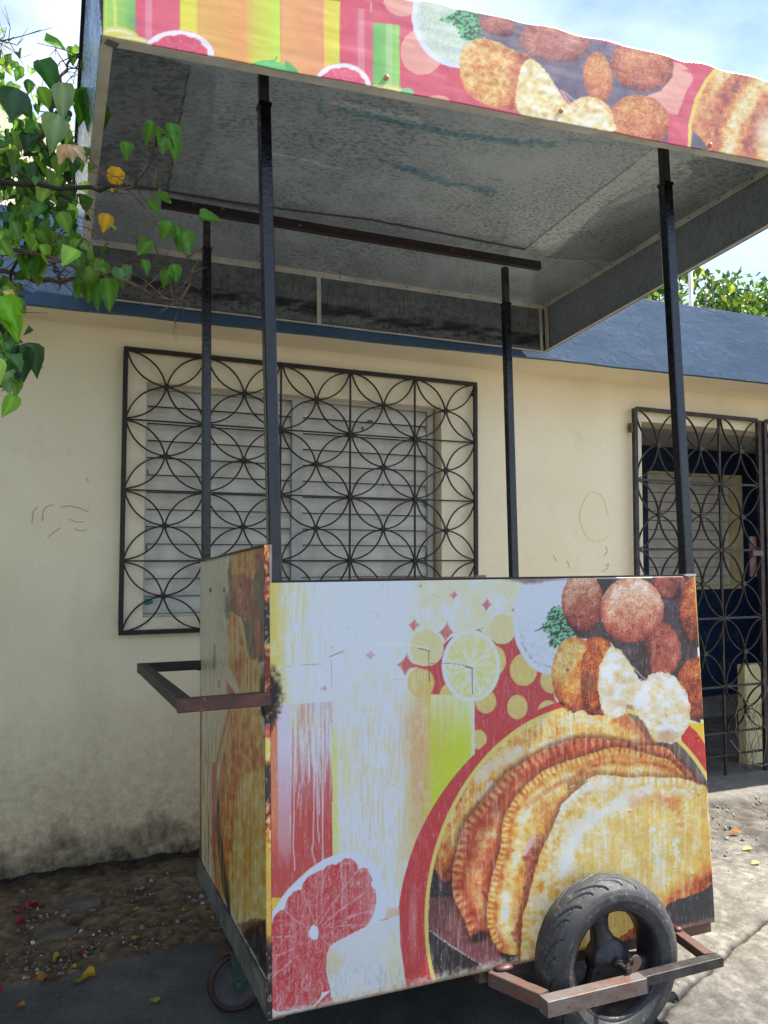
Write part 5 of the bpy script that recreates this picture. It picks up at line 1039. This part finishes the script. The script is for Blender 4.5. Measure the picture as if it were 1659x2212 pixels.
P = (Cn[0]*(1-s)+Cn[1]*s)*(1-t)+(Cn[2]*(1-s)+Cn[3]*s)*t
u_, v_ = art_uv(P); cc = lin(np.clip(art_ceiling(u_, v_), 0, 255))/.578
P[:, 2] += (fbm(s[:, 0]*5, t[:, 0]*4, 70, 3)-.5)*.012
Fc = grid_mesh(nu, nv); N = len(P); Q = np.concatenate([P, P+np.array((0, 0, .004))])
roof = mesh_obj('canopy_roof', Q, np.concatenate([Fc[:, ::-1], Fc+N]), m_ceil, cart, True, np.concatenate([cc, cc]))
# front banner with wavy top
def topw(s, t):
    x = -.386+s*2.156; zt = np.interp(x, [-.39, .309, .641, .91, 1.437, 1.8], [2.300, 2.326, 2.349, 2.361, 2.376, 2.392]); zlin = 2.30+s*.092
    return (zt-zlin+.003*np.sin(x*38)*vnoise(x*6, x*0, 5)*2)*t+(vnoise(x*7, x*0, 8)-.5)*.004*(1-t)
sheet('front_banner', FL+np.array((0, -.003, 0)), FR+np.array((0, -.003, 0)), up(FL, 2.300)+np.array((0, -.003, 0)), up(FR, 2.392)+np.array((0, -.003, 0)), 640, 90, art_banner, m_banner, cart, .0012, .003, (0, -1, 0), topw)
tag(bpy.data.objects['front_banner'], 'glossy red banner printed with juice glasses, citrus slices and fried croquettes')
bn = bpy.data.objects['front_banner']
def pl(P, Q, f): return tuple(np.array(P)*(1-f)+np.array(Q)*f)
for f, dz in ((.288, .028), (.51, .030), (.735, .014), (.965, .02)):
    q = pl(FL, FR, f); MB().ball((q[0], q[1]-.006, q[2]+dz), .0065, (1, .8, 1)).build('screw', simple('peach_cap', (214, 150, 110), .4), bn, True)
# white aluminium angles
def angle(name, A_, B_, wy, wz, mat=m_white_al, par=None):
    A_ = Vector(A_); B_ = Vector(B_); return MB().add([A_, B_, B_+Vector(wy), A_+Vector(wy), A_+Vector(wz), B_+Vector(wz), B_+Vector(wy)+Vector(wz), A_+Vector(wy)+Vector(wz)], [(0, 1, 2, 3), (4, 7, 6, 5), (0, 4, 5, 1), (1, 5, 6, 2), (2, 6, 7, 3), (3, 7, 4, 0)]).build(name, mat, par or cart)
angle('front_flange', FL, FR, (0, .026, 0), (0, 0, .004)); angle('side_flange', FL+np.array((-.003, .027, 0)), RL+np.array((-.003, 0, 0)), (.024, 0, 0), (0, 0, .004))
MB().bar(tuple(FL+np.array((.006, .012, .002))), tuple(FL+np.array((.03, .02, .002))), .02, .004).build('corner_joint', m_edge, cart)
# rear fascia: stained sheet, angle at the top, thin lip at the bottom, mullion
def art_rear(u, v):
    A = Art(u, v, (235, 238, 238)); n = fbm(u/12, v/7, 310, 4); yb = 530+(u-216)*.143; k = v-yb
    A.put(sm(.3, .62, fbm(u/38, v/9, 311, 4))*sm(52, 62, k)*sm(92, 80, k)*.9, (72, 76, 78)); A.put(sm(.45, .7, n)*.4, (170, 174, 176)); A.put(sm(.62, .75, fbm(u/2, v/26, 312, 3))*.5, (130, 134, 136)); A.put(sm(.6, .7, fbm(u/6, v/6, 313, 4))*sm(40, 90, k)*.6, (60, 62, 62)); return A.c
RLt, RRt = up(RL, zRL+.005), up(RR_, zRR+.006)
sheet('rear_fascia', RR_, RL, RRt, RLt, 300, 40, art_rear, m_galv_attr, cart, .006, .003, (0, 1, 0))
rf = bpy.data.objects['rear_fascia']
angle('top_angle', RLt+np.array((.01, -.004, -.028)), RRt+np.array((-.004, -.004, -.028)), (0, -.004, 0), (0, 0, .028), par=rf); angle('bottom_lip', RL+np.array((.01, -.004, 0)), RR_+np.array((0, -.004, 0)), (0, -.010, 0), (0, 0, .004), par=rf); angle('bottom_lip', RL+np.array((.01, -.004, .010)), RR_+np.array((0, -.004, .010)), (0, -.004, 0), (0, 0, .009), m_edge, rf)
for f, w in ((.0135, .02), (.455, .018), (.985, .014)):
    a = pl(RL, RR_, f); c = pl(RLt, RRt, f); MB().hexa([(a[0], a[1]-.010, a[2]+.004), (a[0]+w, a[1]-.010, a[2]+.004), (a[0]+w, a[1]-.004, a[2]+.004), (a[0], a[1]-.004, a[2]+.004), (c[0], c[1]-.010, c[2]-.03), (c[0]+w, c[1]-.010, c[2]-.03), (c[0]+w, c[1]-.004, c[2]-.03), (c[0], c[1]-.004, c[2]-.03)]).build('mullion', m_white_al, rf)
for f in np.linspace(.05, .96, 13): a = pl(RLt, RRt, f); MB().cyl((a[0], a[1]-.009, a[2]-.016), (0, 1, 0), .003, .004, 8).build('screw', m_dark_steel, rf)
# right fascia (seen from inside)
FRt = up(FR, zFR+.006)
MB().hexa([tuple(RR_), tuple(RR_+np.array((.003, 0, 0))), tuple(FR+np.array((.003, 0, 0))), tuple(FR), tuple(RRt), tuple(RRt+np.array((.003, 0, 0))), tuple(FRt+np.array((.003, 0, 0))), tuple(FRt)]).build('side_fascia', m_galv, cart); sf = bpy.data.objects['side_fascia']
dx = np.array((-.0045, 0, 0)); angle('top_angle', RRt+dx+np.array((0, -.01, -.026)), FRt+dx+np.array((0, .006, -.026)), (-.004, 0, 0), (0, 0, .026), par=sf); angle('bottom_lip', RR_+dx+np.array((0, -.004, 0)), FR+dx+np.array((0, .03, 0)), (-.012, 0, 0), (0, 0, .004), par=sf)
for f, w in ((.012, .022), (.50, .020)):
    a = np.array(pl(RR_, FR, f))+dx; c = np.array(pl(RRt, FRt, f))+dx; MB().hexa([(a[0]-.006, a[1], a[2]+.004), (a[0]-.001, a[1], a[2]+.004), (a[0]-.001, a[1]-w, a[2]+.004), (a[0]-.006, a[1]-w, a[2]+.004), (c[0]-.006, c[1], c[2]-.028), (c[0]-.001, c[1], c[2]-.028), (c[0]-.001, c[1]-w, c[2]-.028), (c[0]-.006, c[1]-w, c[2]-.028)]).build('mullion', m_white_al, sf)
for f in np.linspace(.04, .96, 11): a = np.array(pl(RRt, FRt, f)); MB().cyl((a[0]-.010, a[1], a[2]-.015), (1, 0, 0), .003, .004, 8).build('screw', m_dark_steel, sf)
# left fascia leaning outward, seen from outside
zt = .25; MB().hexa([tuple(FL+np.array((-.004, 0, .004))), tuple(FL+np.array((-.0005, 0, .004))), tuple(RL+np.array((-.0005, 0, .004))), tuple(RL+np.array((-.004, 0, .004))), tuple(up(FL, 2.30)+np.array((-.030, 0, 0))), tuple(up(FL, 2.30)+np.array((-.024, 0, 0))), tuple(up(RL, 2.33)+np.array((-.024, 0, 0))), tuple(up(RL, 2.33)+np.array((-.030, 0, 0)))]).build('side_fascia', simple('crumpled_silver_sheet', (196, 204, 220), .2, .7, .1, 5, .9, dist=.03, c2=(120, 126, 150)), cart)
sl = bpy.data.objects['side_fascia.001']; angle('trim', up(FL, 2.285)+np.array((-.036, 0, 0)), up(RL, 2.315)+np.array((-.036, 0, 0)), (.006, 0, 0), (0, 0, .03), m_beam, sl)
# rusty beam under the roof above the rear posts
b = MB(); b.bar((-.147, .905, 2.262), (1.387, .945, 2.258), .022, .034, bev=.001); b.build('roof_beam', m_beam, cart)
b = MB(); b.bar((-.05, .034, 2.275), (1.5, .034, 2.29), .03, .03); b.build('roof_beam', m_beam, cart)
# ---------------------------------------------------------------- foliage
def leaf_template(heart=.0, wav=.05):
    # ovate leaf in local coords: x across, y along (tip at 1), folded along the midrib
    ts = [0, .12, .32, .58, .82, 1.0]; w = [0.02, .30, .42, .34, .15, 0.0]
    V = []; Fc = []
    for k, (t, ww_) in enumerate(zip(ts, w)):
        dr = -.18*t*t; V += [(-ww_, t, dr+ww_*.55), (-ww_*.5, t-.01, dr+ww_*.2), (0, t, dr), (ww_*.5, t-.01, dr+ww_*.2), (ww_, t, dr+ww_*.55)]
    for k in range(5):
        for j in range(4): Fc.append((k*5+j, k*5+j+1, (k+1)*5+j+1, (k+1)*5+j))
    return np.array(V), np.array(Fc)
LT_V, LT_F = leaf_template()
SM_V = np.array([(-.0, 0, 0), (-.34, .35, .10), (0, .4, 0), (.34, .35, .10), (-.2, .75, 0), (.2, .75, 0), (0, 1, -.15)]); SM_F = [(0, 2, 1), (0, 3, 2), (1, 2, 4), (2, 3, 5), (2, 6, 4), (2, 5, 6)]
def leaves(name, mat, P, size, dirs, ups, cols, parent, small=False, at=None):
    TV = SM_V if small else LT_V; TF = np.array(SM_F) if small else LT_F
    P = np.asarray(P); d = dirs/np.linalg.norm(dirs, axis=1, keepdims=True); sx_ = np.cross(d, ups); sx_ /= np.linalg.norm(sx_, axis=1, keepdims=True)+1e-9; nn = np.cross(sx_, d)
    N = len(P); wv = np.random.uniform(-.14, .14, (N, len(TV)))*(np.abs(TV[:, 0]) > .1)
    wf = np.random.uniform(.62, 1.05, N)[:, None, None]; bend = np.random.uniform(-.35, .55, N)[:, None, None]; TV3 = TV[None, :, 2:3]-bend*TV[None, :, 1:2]**2
    V = P[:, None]+size[:, None, None]*(sx_[:, None]*TV[None, :, :1]*wf+d[:, None]*TV[None, :, 1:2]+nn[:, None]*(TV3+wv[..., None]))
    Fc = (TF[None]+(np.arange(N)*len(TV))[:, None, None]).reshape(-1, TF.shape[1]); C_ = np.repeat(cols[:, None], len(TV), 1)
    if not small: C_ = C_*np.where(np.abs(TV[:, 0]) < .01, 1.45, 1.)[None, :, None]*(1-.25*TV[:, 1])[None, :, None]*1.08
    return mesh_obj(name, V.reshape(-1, 3), Fc, mat, parent, not small, C_.reshape(-1, 3), at)
def w3(u, v, D):
    d = CAM_M @ np.array([(u-CX_U)/F_U, 1, -(v-CY_U)/F_U]); return d*D/d[1]
bg0 = (-1.35, 2.55, -1.22); boug = empty('bougainvillea', bg0); tag(boug, 'bougainvillea with thorny branches reaching across the left side of the cart canopy', 'bougainvillea')
rs = np.random.RandomState(11)
def wob(pts, amp, n):
    pts = [np.array(p, float) for p in pts]; out = []
    for i in range(n):
        t = i/(n-1)*(len(pts)-1); k = min(int(t), len(pts)-2); f = t-k; out.append(pts[k]*(1-f)+pts[k+1]*f+(rs.uniform(-amp, amp, 3) if 0 < i < n-1 else 0))
    return out
trunk = wob([bg0, (-1.30, 2.5, -.5), (-1.15, 2.45, .3), (-.95, 2.4, .85)], .02, 14); b = MB(); b.tube(trunk, [.055-.002*i for i in range(14)], 10); b.build('trunk', m_bark, boug, True)
limbs = [  # (u, v, depth) polylines on the plant
 [(-420, 560, 2.35), (-150, 500, 2.25), (0, 535, 2.15), (180, 575, 2.05), (300, 625, 1.98), (385, 655, 1.95), (430, 560, 1.95)],
 [(-420, 480, 2.3), (-100, 400, 2.2), (60, 400, 2.1), (190, 408, 1.95), (245, 405, 1.86), (300, 395, 1.8), (340, 290, 1.78), (385, 290, 1.78)],
 [(-300, 300, 2.3), (0, 330, 2.2), (100, 290, 2.2), (130, 170, 2.2), (165, 120, 2.2), (175, 100, 2.2)],
 [(-380, 700, 2.3), (-100, 650, 2.2), (10, 640, 2.2), (60, 520, 2.2), (85, 500, 2.2)],
 [(-300, 600, 2.4), (20, 590, 2.3), (130, 615, 2.25), (200, 600, 2.15), (290, 560, 2.1), (360, 590, 2.05), (430, 540, 2.0)],
 [(-200, 520, 2.3), (40, 500, 2.3), (110, 560, 2.3), (132, 610, 2.3)],
 [(-200, 760, 2.0), (-30, 700, 2.0), (20, 700, 2.0), (40, 760, 2.0)],
 [(-300, 130, 2.5), (-60, 100, 2.5), (30, 80, 2.5)],
 [(-200, 450, 2.4), (60, 420, 2.4), (120, 470, 2.4), (180, 520, 2.3), (200, 600, 2.2)]]
pts_all = []
tw = MB()
for li, L in enumerate(limbs):
    W3 = [w3(*q) for q in L]
    if li < 5: W3 = [np.array((-1.05, 2.42, .6))]+W3
    n = 26; Pn = wob(W3, .008, n); r0 = .0075 if li < 5 else .005
    MB().tube(Pn, [r0*(1-i/n)**1.1+.0016 for i in range(n)], 7).build('branch', m_bark if li % 2 == 0 else m_bark_d, boug, True)
    for i in range(6 if li < 5 else 3, n-1):
        pts_all.append((Pn[i], li))
        for k in range(2):
            if rs.rand() < .85:
                d = rs.normal(0, 1, 3); d[2] -= .1; d /= np.linalg.norm(d); Lg = rs.uniform(.03, .11); e = Pn[i]+d*Lg; m_ = Pn[i]+d*Lg*.5+rs.normal(0, .008, 3)
                tw.tube([Pn[i], m_, e], [.0016, .0012, .0007], 4); e2 = e+rs.normal(0, .02, 3); tw.tube([m_, e2], [.001, .0005], 4)
                pts_all.append((e, li)); pts_all.append((e2, li))
tw.build('twigs', m_bark, boug)
GRN = np.array([(76, 118, 54), (100, 142, 56), (126, 164, 68), (60, 94, 54), (146, 178, 88), (86, 126, 68)], float)
P = []; S = []; D_ = []; U_ = []; C_ = []
def addleaf(p, s_, d, up_, c): P.append(p); S.append(s_); D_.append(d); U_.append(up_); C_.append(lin(c))
def cluster(u, v, D, n, su, sv, sD, smin=.022, smax=.058, bright=1.):
    for _ in range(int(n*(1.05 if u < 90 else .6))):
        p = w3(u+rs.normal(0, su), v+rs.normal(0, sv), D+rs.normal(0, sD)); d = np.array([rs.normal(0, .5), rs.normal(0, .5), -1+rs.normal(0, .35)]); upv = np.array([rs.normal(0, .5), -1+rs.normal(0, .5), .5+rs.normal(0, .4)])
        addleaf(p, rs.uniform(smin, smax), d, upv, np.clip(GRN[rs.randint(6)]*bright*rs.uniform(.75, 1.3), 0, 255))
for q in ((10, 130, 2.5, 16, 20, 34, .1), (-70, 200, 2.45, 60, 46, 90, .15), (60, 190, 2.25, 18, 40, 26, .1), (40, 290, 2.3, 90, 48, 34, .14), (130, 250, 2.15, 30, 28, 34, .08), (150, 330, 2.15, 40, 28, 30, .08), (60, 380, 2.3, 90, 50, 30, .12), (140, 430, 2.15, 46, 34, 34, .08), (50, 480, 2.25, 64, 44, 40, .1),
          (120, 510, 2.15, 26, 34, 26, .08), (180, 530, 2.05, 10, 18, 18, .05), (90, 580, 2.2, 8, 34, 14, .08), (20, 620, 2.15, 14, 16, 20, .06), (8, 690, 2.0, 12, 14, 26, .05), (28, 780, 2.0, 22, 18, 26, .05), (-50, 750, 2.0, 36, 30, 50, .1), (-90, 450, 2.3, 90, 60, 90, .2), (190, 570, 2.0, 8, 20, 22, .05), (225, 560, 2.0, 6, 10, 30, .05), (260, 575, 2.0, 4, 8, 16, .04), (160, 100, 2.2, 4, 10, 16, .05), (205, 205, 2.1, 6, 8, 40, .04)):
    cluster(*q)
def one(u, v, D, s_, rot, tilt=.0, c=(84, 134, 44), face=(0, -1, .4)):
    d = np.array(CAM_M[:, 0]*math.sin(rot)-np.array((0, 0, 1.))*math.cos(rot)); addleaf(w3(u, v, D), s_*.88, d, np.array(face, float)+tilt, c)
for a in ((330, 262, 1.79, .058, -.3), (345, 275, 1.78, .06, .15), (368, 265, 1.78, .066, .25), (355, 295, 1.77, .05, -.1), (272, 305, 1.86, .045, .1), (375, 300, 1.78, .05, .2), (430, 470, 1.95, .06, 1.7), (385, 490, 1.95, .07, .1), (370, 478, 1.96, .06, -.5), (397, 500, 1.94, .06, .35), (60, 545, 2.15, .085, .05), (82, 545, 2.15, .08, -.1), (230, 600, 2.0, .09, .15), (222, 560, 2.02, .07, -.3), (330, 520, 1.98, .06, -.8), (375, 570, 1.97, .06, .1), (368, 580, 1.97, .055, -.4), (310, 560, 2, .045, .3), (190, 590, 2.03, .08, .05), (200, 605, 2.02, .075, .3), (183, 595, 2.03, .07, -.4), (320, 430, 1.98, .055, .5), (335, 420, 1.98, .05, 1.2), (95, 88, 2.3, .06, 1.5), (155, 100, 2.2, .06, 0.1), (185, 130, 2.15, .07, .2), (190, 190, 2.12, .1, .1), (185, 195, 2.12, .09, -.2), (212, 225, 2.1, .09, 0)): one(*a)
one(135, 178, 1.95, .088, .05, c=(150, 176, 140)); one(128, 248, 1.96, .085, -.25, c=(140, 170, 132)); one(35, 190, 1.98, .09, -.1, c=(62, 92, 66)); one(85, 130, 2.0, .09, .6, c=(60, 110, 50)); one(2, 640, 1.95, .1, .5, c=(120, 180, 40)); one(18, 668, 1.95, .085, .35, c=(140, 196, 44)); one(8, 760, 1.95, .1, .2, c=(140, 180, 130)); one(45, 745, 1.95, .1, .1, c=(54, 84, 52)); one(60, 740, 1.95, .08, .4, c=(60, 92, 56))
for _ in range(5200):  # unseen leaf mass left of the view, added to block the sky
    q = rs.normal(0, 1, 3); q /= np.linalg.norm(q); q = q*rs.uniform(.5, 1)**.6*np.array((1.05, 1.0, 1.25)); p_ = np.array((-1.75, 2.0, .75))+q
    pr3 = p_ @ CAM_M
    if pr3[1] > .2 and CX_U+F_U*pr3[0]/pr3[1] > -60: continue
    addleaf(p_, rs.uniform(.07, .12), np.array([rs.normal(0, .5), rs.normal(0, .5), -1.]), np.array([rs.normal(0, .6), -.6, .8]), np.clip(GRN[rs.randint(6)]*rs.uniform(.8, 1.1), 0, 255))
leaves('foliage', m_leaf, np.array(P), np.array(S), np.array(D_), np.array(U_), np.array(C_), boug)
for q_, c_ in (((258, 362, 1.9, .062, -.35), (222, 168, 30)), ((234, 462, 1.98, .05, -.3), (216, 166, 40)), ((50, 545, 2.15, .05, .2), (120, 70, 40)), ((10, 628, 2.0, .04, .9), (210, 190, 120))):
    P, S, D_, U_, C_ = [], [], [], [], []
    one(*q_, c=c_); leaves('withered_leaf', m_leaf, np.array(P), np.array(S), np.array(D_), np.array(U_), np.array(C_), boug)
P, S, D_, U_, C_ = [], [], [], [], []
for a in ((150, 312, 1.95, .05, .2), (145, 315, 1.95, .05, -.5), (158, 318, 1.94, .048, .8), (148, 322, 1.95, .045, -1.2)): one(*a, c=(226, 196, 170))
leaves('pale_bract', m_leaf, np.array(P), np.array(S), np.array(D_), np.array(U_), np.array(C_), boug)
# trees behind the house on the right
def tree(name, base, h, lobes, n, size, seed, label, cols):
    rs2 = np.random.RandomState(seed); t = empty(name, base); tag(t, label, 'tree', 'trees behind the house'); base = np.array(base, float)
    top = base+np.array((0, 0, h)); tp = [base+(top-base)*k/6+rs2.normal(0, .04, 3)*(k > 0) for k in range(7)]; b = MB(); b.tube(tp, [.14-.015*k for k in range(7)], 10)
    for (lx, ly, lz, rx_, ry_, rz_) in lobes:
        e = np.array((lx, ly, lz)); s0 = tp[rs2.randint(3, 7)]
        for q in range(4):
            e2 = e+rs2.uniform(-.75, .75, 3)*np.array((rx_, ry_, rz_)); mid_ = (s0+e2)/2+rs2.normal(0, .1, 3); b.tube([s0, mid_, e2], [.045, .03, .008], 6)
    b.build('trunk', simple('grey_branch_bark', (150, 134, 118), .9, 0, .2, 20, .3), t, True)
    PP = []; 
    for (lx, ly, lz, rx_, ry_, rz_) in lobes:
        k = int(n*rx_*rz_)
        d = rs2.normal(0, 1, (k, 3)); d /= np.linalg.norm(d, axis=1, keepdims=True); r = rs2.uniform(.35, 1.0, (k, 1))**.5*(.82+.3*fbm(d[:, :1]*3+lx, d[:, 2:3]*3+d[:, 1:2]*2, seed, 3)); PP.append(np.array((lx, ly, lz))+d*r*np.array((rx_, ry_, rz_)))
    PP = np.concatenate(PP); m_ = fbm(PP[:, 0]*2.6+PP[:, 1], PP[:, 2]*2.6, seed+3, 3) > .40; PP = PP[m_]; N = len(PP)
    dd = rs2.normal(0, 1, (N, 3)); dd[:, 2] -= .4; uu = rs2.normal(0, .6, (N, 3)); uu[:, 2] += .9; cc_ = cols[rs2.randint(0, len(cols), N)]*rs2.uniform(.8, 1.15, (N, 1)); yl = rs2.rand(N) < .05; cc_[yl] = (190, 190, 60)
    leaves('crown', m_leaf_far, PP, rs2.uniform(size*.75, size*1.3, N), dd, uu, lin(np.clip(cc_, 0, 255)), t, True)
gc = np.array([(70, 100, 44), (92, 122, 52), (54, 82, 44), (112, 140, 60), (84, 112, 58)], float)
tree('leafy_tree', (8.6, 8.4, -1.2), 4.2, [(7.7, 8.2, 2.9, .9, .7, .7), (8.3, 8.3, 3.5, .8, .7, .55), (9.2, 8.2, 3.15, .9, .7, .85), (8.4, 8.0, 2.5, 1.4, .7, .6), (9.9, 8.6, 2.7, .9, .8, .9), (7.0, 8.4, 2.4, .7, .6, .5)], 2600, .10, 21, 'leafy green tree seen just over the blue parapet beside the white pole', gc)
tree('leafy_tree', (12.6, 10.2, -1.2), 4.4, [(11.5, 10, 4.1, .9, .8, .8), (12.4, 10.1, 3.5, 1.2, .8, 1.1), (11.2, 10.0, 3.2, .9, .8, .9), (13.6, 10.3, 4.2, 1.2, 1, 1.2)], 1900, .12, 33, 'second green tree farther right behind the house, cut off by the edge of the picture', gc+np.array((6, 10, 14.)))
# ---------------------------------------------------------------- small things on the ground
def gzz(x_, y_): return ground_z(x_, y_)
rg = np.random.RandomState(5); b = MB()
ICO_V = np.array([(0, 0, 1), (.9, 0, .4), (.28, .85, .45), (-.72, .53, .4), (-.72, -.53, .45), (.28, -.85, .4), (.72, .53, -.4), (-.28, .85, -.45), (-.9, 0, -.4), (-.28, -.85, -.45), (.72, -.53, -.4), (0, 0, -1)])
ICO_F = [(0, 1, 2), (0, 2, 3), (0, 3, 4), (0, 4, 5), (0, 5, 1), (1, 6, 2), (2, 7, 3), (3, 8, 4), (4, 9, 5), (5, 10, 1), (6, 7, 2), (7, 8, 3), (8, 9, 4), (9, 10, 5), (10, 6, 1), (11, 7, 6), (11, 8, 7), (11, 9, 8), (11, 10, 9), (11, 6, 10)]
VV = []; FF = []; CC = []; nb_ = 0
def pebble(px, py, r, colr):
    global nb_
    ro = np.array(Euler(rg.uniform(0, 6, 3)).to_matrix()); v = ICO_V*(1+rg.uniform(-.18, .18, (12, 1)))*np.array((1, rg.uniform(.6, 1), rg.uniform(.4, .7)))*r; v = v@ro.T+np.array((px, py, gzz(px, py)+r*.25)); VV.append(v); FF.append(np.array(ICO_F)+nb_*12); CC.append(np.tile(lin(colr), (12, 1))); nb_ += 1
for _ in range(7000):
    px = rg.uniform(-.5, 1.3); py = rg.uniform(2.62+.11*px, 3.53); dn = vnoise(np.array([px*5.]), np.array([py*6.]), 9)[0]
    if rg.rand() > dn*1.35: continue
    tone = rg.choice([70, 95, 120, 150, 200], p=[.25, .28, .24, .16, .07]); pebble(px, py, rg.uniform(.002, .0080)*(1 if rg.rand() < .92 else 2.0), (tone, tone*.94, tone*.86))
for _ in range(420):
    px = rg.uniform(1.7, 4.2); py = rg.uniform(2.5, 3.2)
    tone = rg.choice([110, 140, 170]); pebble(px, py, rg.uniform(.003, .012), (tone, tone*.96, tone*.9))
for _ in range(160):
    px = rg.uniform(-.3, 3); py = rg.uniform(1.5, 2.6); tone = rg.choice([90, 130, 160]); pebble(px, py, rg.uniform(.0015, .004), (tone, tone*.96, tone*.9))
npeb = NT('mixed_gravel'); npeb.col(npeb.attr()); npeb.set(rough=.9)
gr = mesh_obj('gravel', np.concatenate(VV), np.concatenate(FF), npeb, None, False, np.concatenate(CC)); tag(gr, 'loose gravel and grit strewn along the foot of the wall', 'gravel', kind='stuff')
def slab(u, v, rx_, ry_, name, label, hgt=.018, seed=1):
    d = CAM_M @ np.array([(u-CX_U)/F_U, 1, -(v-CY_U)/F_U]); p = d*(-1.245)/d[2]; rr = np.random.RandomState(seed); n = 22; z0 = gzz(p[0], p[1]); ring = [(p[0]+rx_*math.cos(t)*(1+.12*rr.randn()*.6), p[1]+ry_*math.sin(t)*(1+.12*rr.randn()*.6)) for t in np.linspace(0, 6.283, n, endpoint=False)]
    V = [(a, c_, z0-.02) for a, c_ in ring]+[(a, c_, z0+hgt*.6) for a, c_ in ring]+[(p[0]+(a-p[0])*.86, p[1]+(c_-p[1])*.86, z0+hgt) for a, c_ in ring]+[(p[0], p[1], z0+hgt+.003)]
    Fc = [(k, (k+1) % n, (k+1) % n+n, k+n) for k in range(n)]+[(k+n, (k+1) % n+n, (k+1) % n+2*n, k+2*n) for k in range(n)]+[(k+2*n, (k+1) % n+2*n, 3*n) for k in range(n)]
    o = mesh_obj(name, V, Fc, m_stone, None, True, None, (p[0], p[1], z0)); tag(o, label, 'stone')
slab(172, 1945, .085, .07, 'flat_stone', 'smooth flat stone half sunk in the dirt below the middle of the left wall', .016, 2); slab(118, 2018, .07, .06, 'flat_stone', 'flat pale stone sunk in the dirt nearer than the other one', .012, 5); slab(300, 2076, .018, .014, 'flat_stone', 'small pale stone chip lying alone on the dark concrete', .006, 8)
def fallen(u, v, s_, rot, c, label, name='fallen_leaf', cat='leaf', grp='leaves fallen on the ground', curl=.3, zr=None):
    d = CAM_M @ np.array([(u-CX_U)/F_U, 1, -(v-CY_U)/F_U]); p = d*(-1.2)/d[2]
    for _ in range(4): p = d*(gzz(p[0], p[1])+.008)/d[2]
    r_ = np.random.RandomState(int(u*7+v)); V = LT_V.copy(); V[:, 2] = V[:, 2]*curl*2.2+.05+.10*curl*np.sin(V[:, 1]*5+V[:, 0]*3); V = V+r_.uniform(-.02, .02, V.shape); V = V*s_; ca, sa = math.cos(rot), math.sin(rot)
    W = np.stack([V[:, 0]*ca-V[:, 1]*sa+p[0], V[:, 0]*sa+V[:, 1]*ca+p[1], V[:, 2]+gzz(p[0], p[1])+.006], 1)
    o = mesh_obj(name, W, LT_F, m_dryleaf, None, True, np.tile(lin(c), (len(W), 1)), tuple(p)); tag(o, label, cat, grp); return o
Yl = (190, 148, 44); Gl = (124, 122, 46); Ol = (160, 104, 44)
fallen(206, 2108, .052, 1.4, Yl, 'curled golden leaf on the dark concrete, largest of the leaves left of the caster', curl=.8); fallen(172, 2122, .034, .3, Gl, 'yellow green oval leaf lying on concrete just below the curled golden one', curl=.2); fallen(337, 2165, .036, .1, (150, 160, 60), 'pale green leaf on the concrete nearest to the small caster', curl=.25)
fallen(103, 2110, .045, 2.3, Ol, 'crumpled orange brown leaf on the edge between dirt and concrete', curl=.8); fallen(54, 2172, .030, 1.2, Ol, 'small orange leaf alone at the lower left corner of the concrete', curl=.5); fallen(290, 2030, .034, -.5, (168, 160, 60), 'pointed yellow leaf standing in the gravel above the concrete edge', curl=.4)
fallen(302, 1962, .028, 1.5, Yl, 'narrow yellow leaf in the dirt right of the two flat stones', curl=.3); fallen(398, 1967, .02, .8, Yl, 'small bright yellow leaf in the dirt beside the cart side', curl=.4); fallen(118, 2078, .03, .5, Gl, 'olive leaf on the gravel beside the red petal', curl=.6); fallen(130, 2062, .03, 2.2, (170, 150, 50), 'mustard leaf on the gravel behind the olive one', curl=.6); fallen(165, 2090, .026, 1.1, (176, 140, 60), 'tan leaf on the gravel right of the red petal', curl=.6); fallen(78, 1950, .025, 2., Ol, 'brown orange leaf touching the big magenta bract', curl=.5)
fallen(1600, 1800, .05, .6, (200, 130, 60), 'orange leaf on the sunlit concrete behind the cart', curl=.5); fallen(1624, 1832, .045, 1.35, (226, 212, 120), 'pale yellow leaf on the sunlit concrete', curl=.2); fallen(1640, 1862, .04, 1.5, (224, 208, 130), 'long pale leaf at the right edge on the sunlit concrete', curl=.2)
for i, (u, v, s_, r0) in enumerate(((44, 1975, .05, .4), (62, 1962, .045, -.8), (52, 1990, .035, 2.), (180, 2062, .03, .5), (4, 2140, .03, 1.2))):
    fallen(u, v, s_, r0, (150, 14, 58), ['magenta bract lying flat in the dirt, front one of three', 'magenta bract standing up behind two others in the dirt', 'small crimson bract tucked under two larger ones', 'dusty red petal on the gravel near the concrete edge', 'red petal cut by the left edge of the picture'][i], 'fallen_bract', 'petal', 'magenta bougainvillea bracts on the ground', .9)
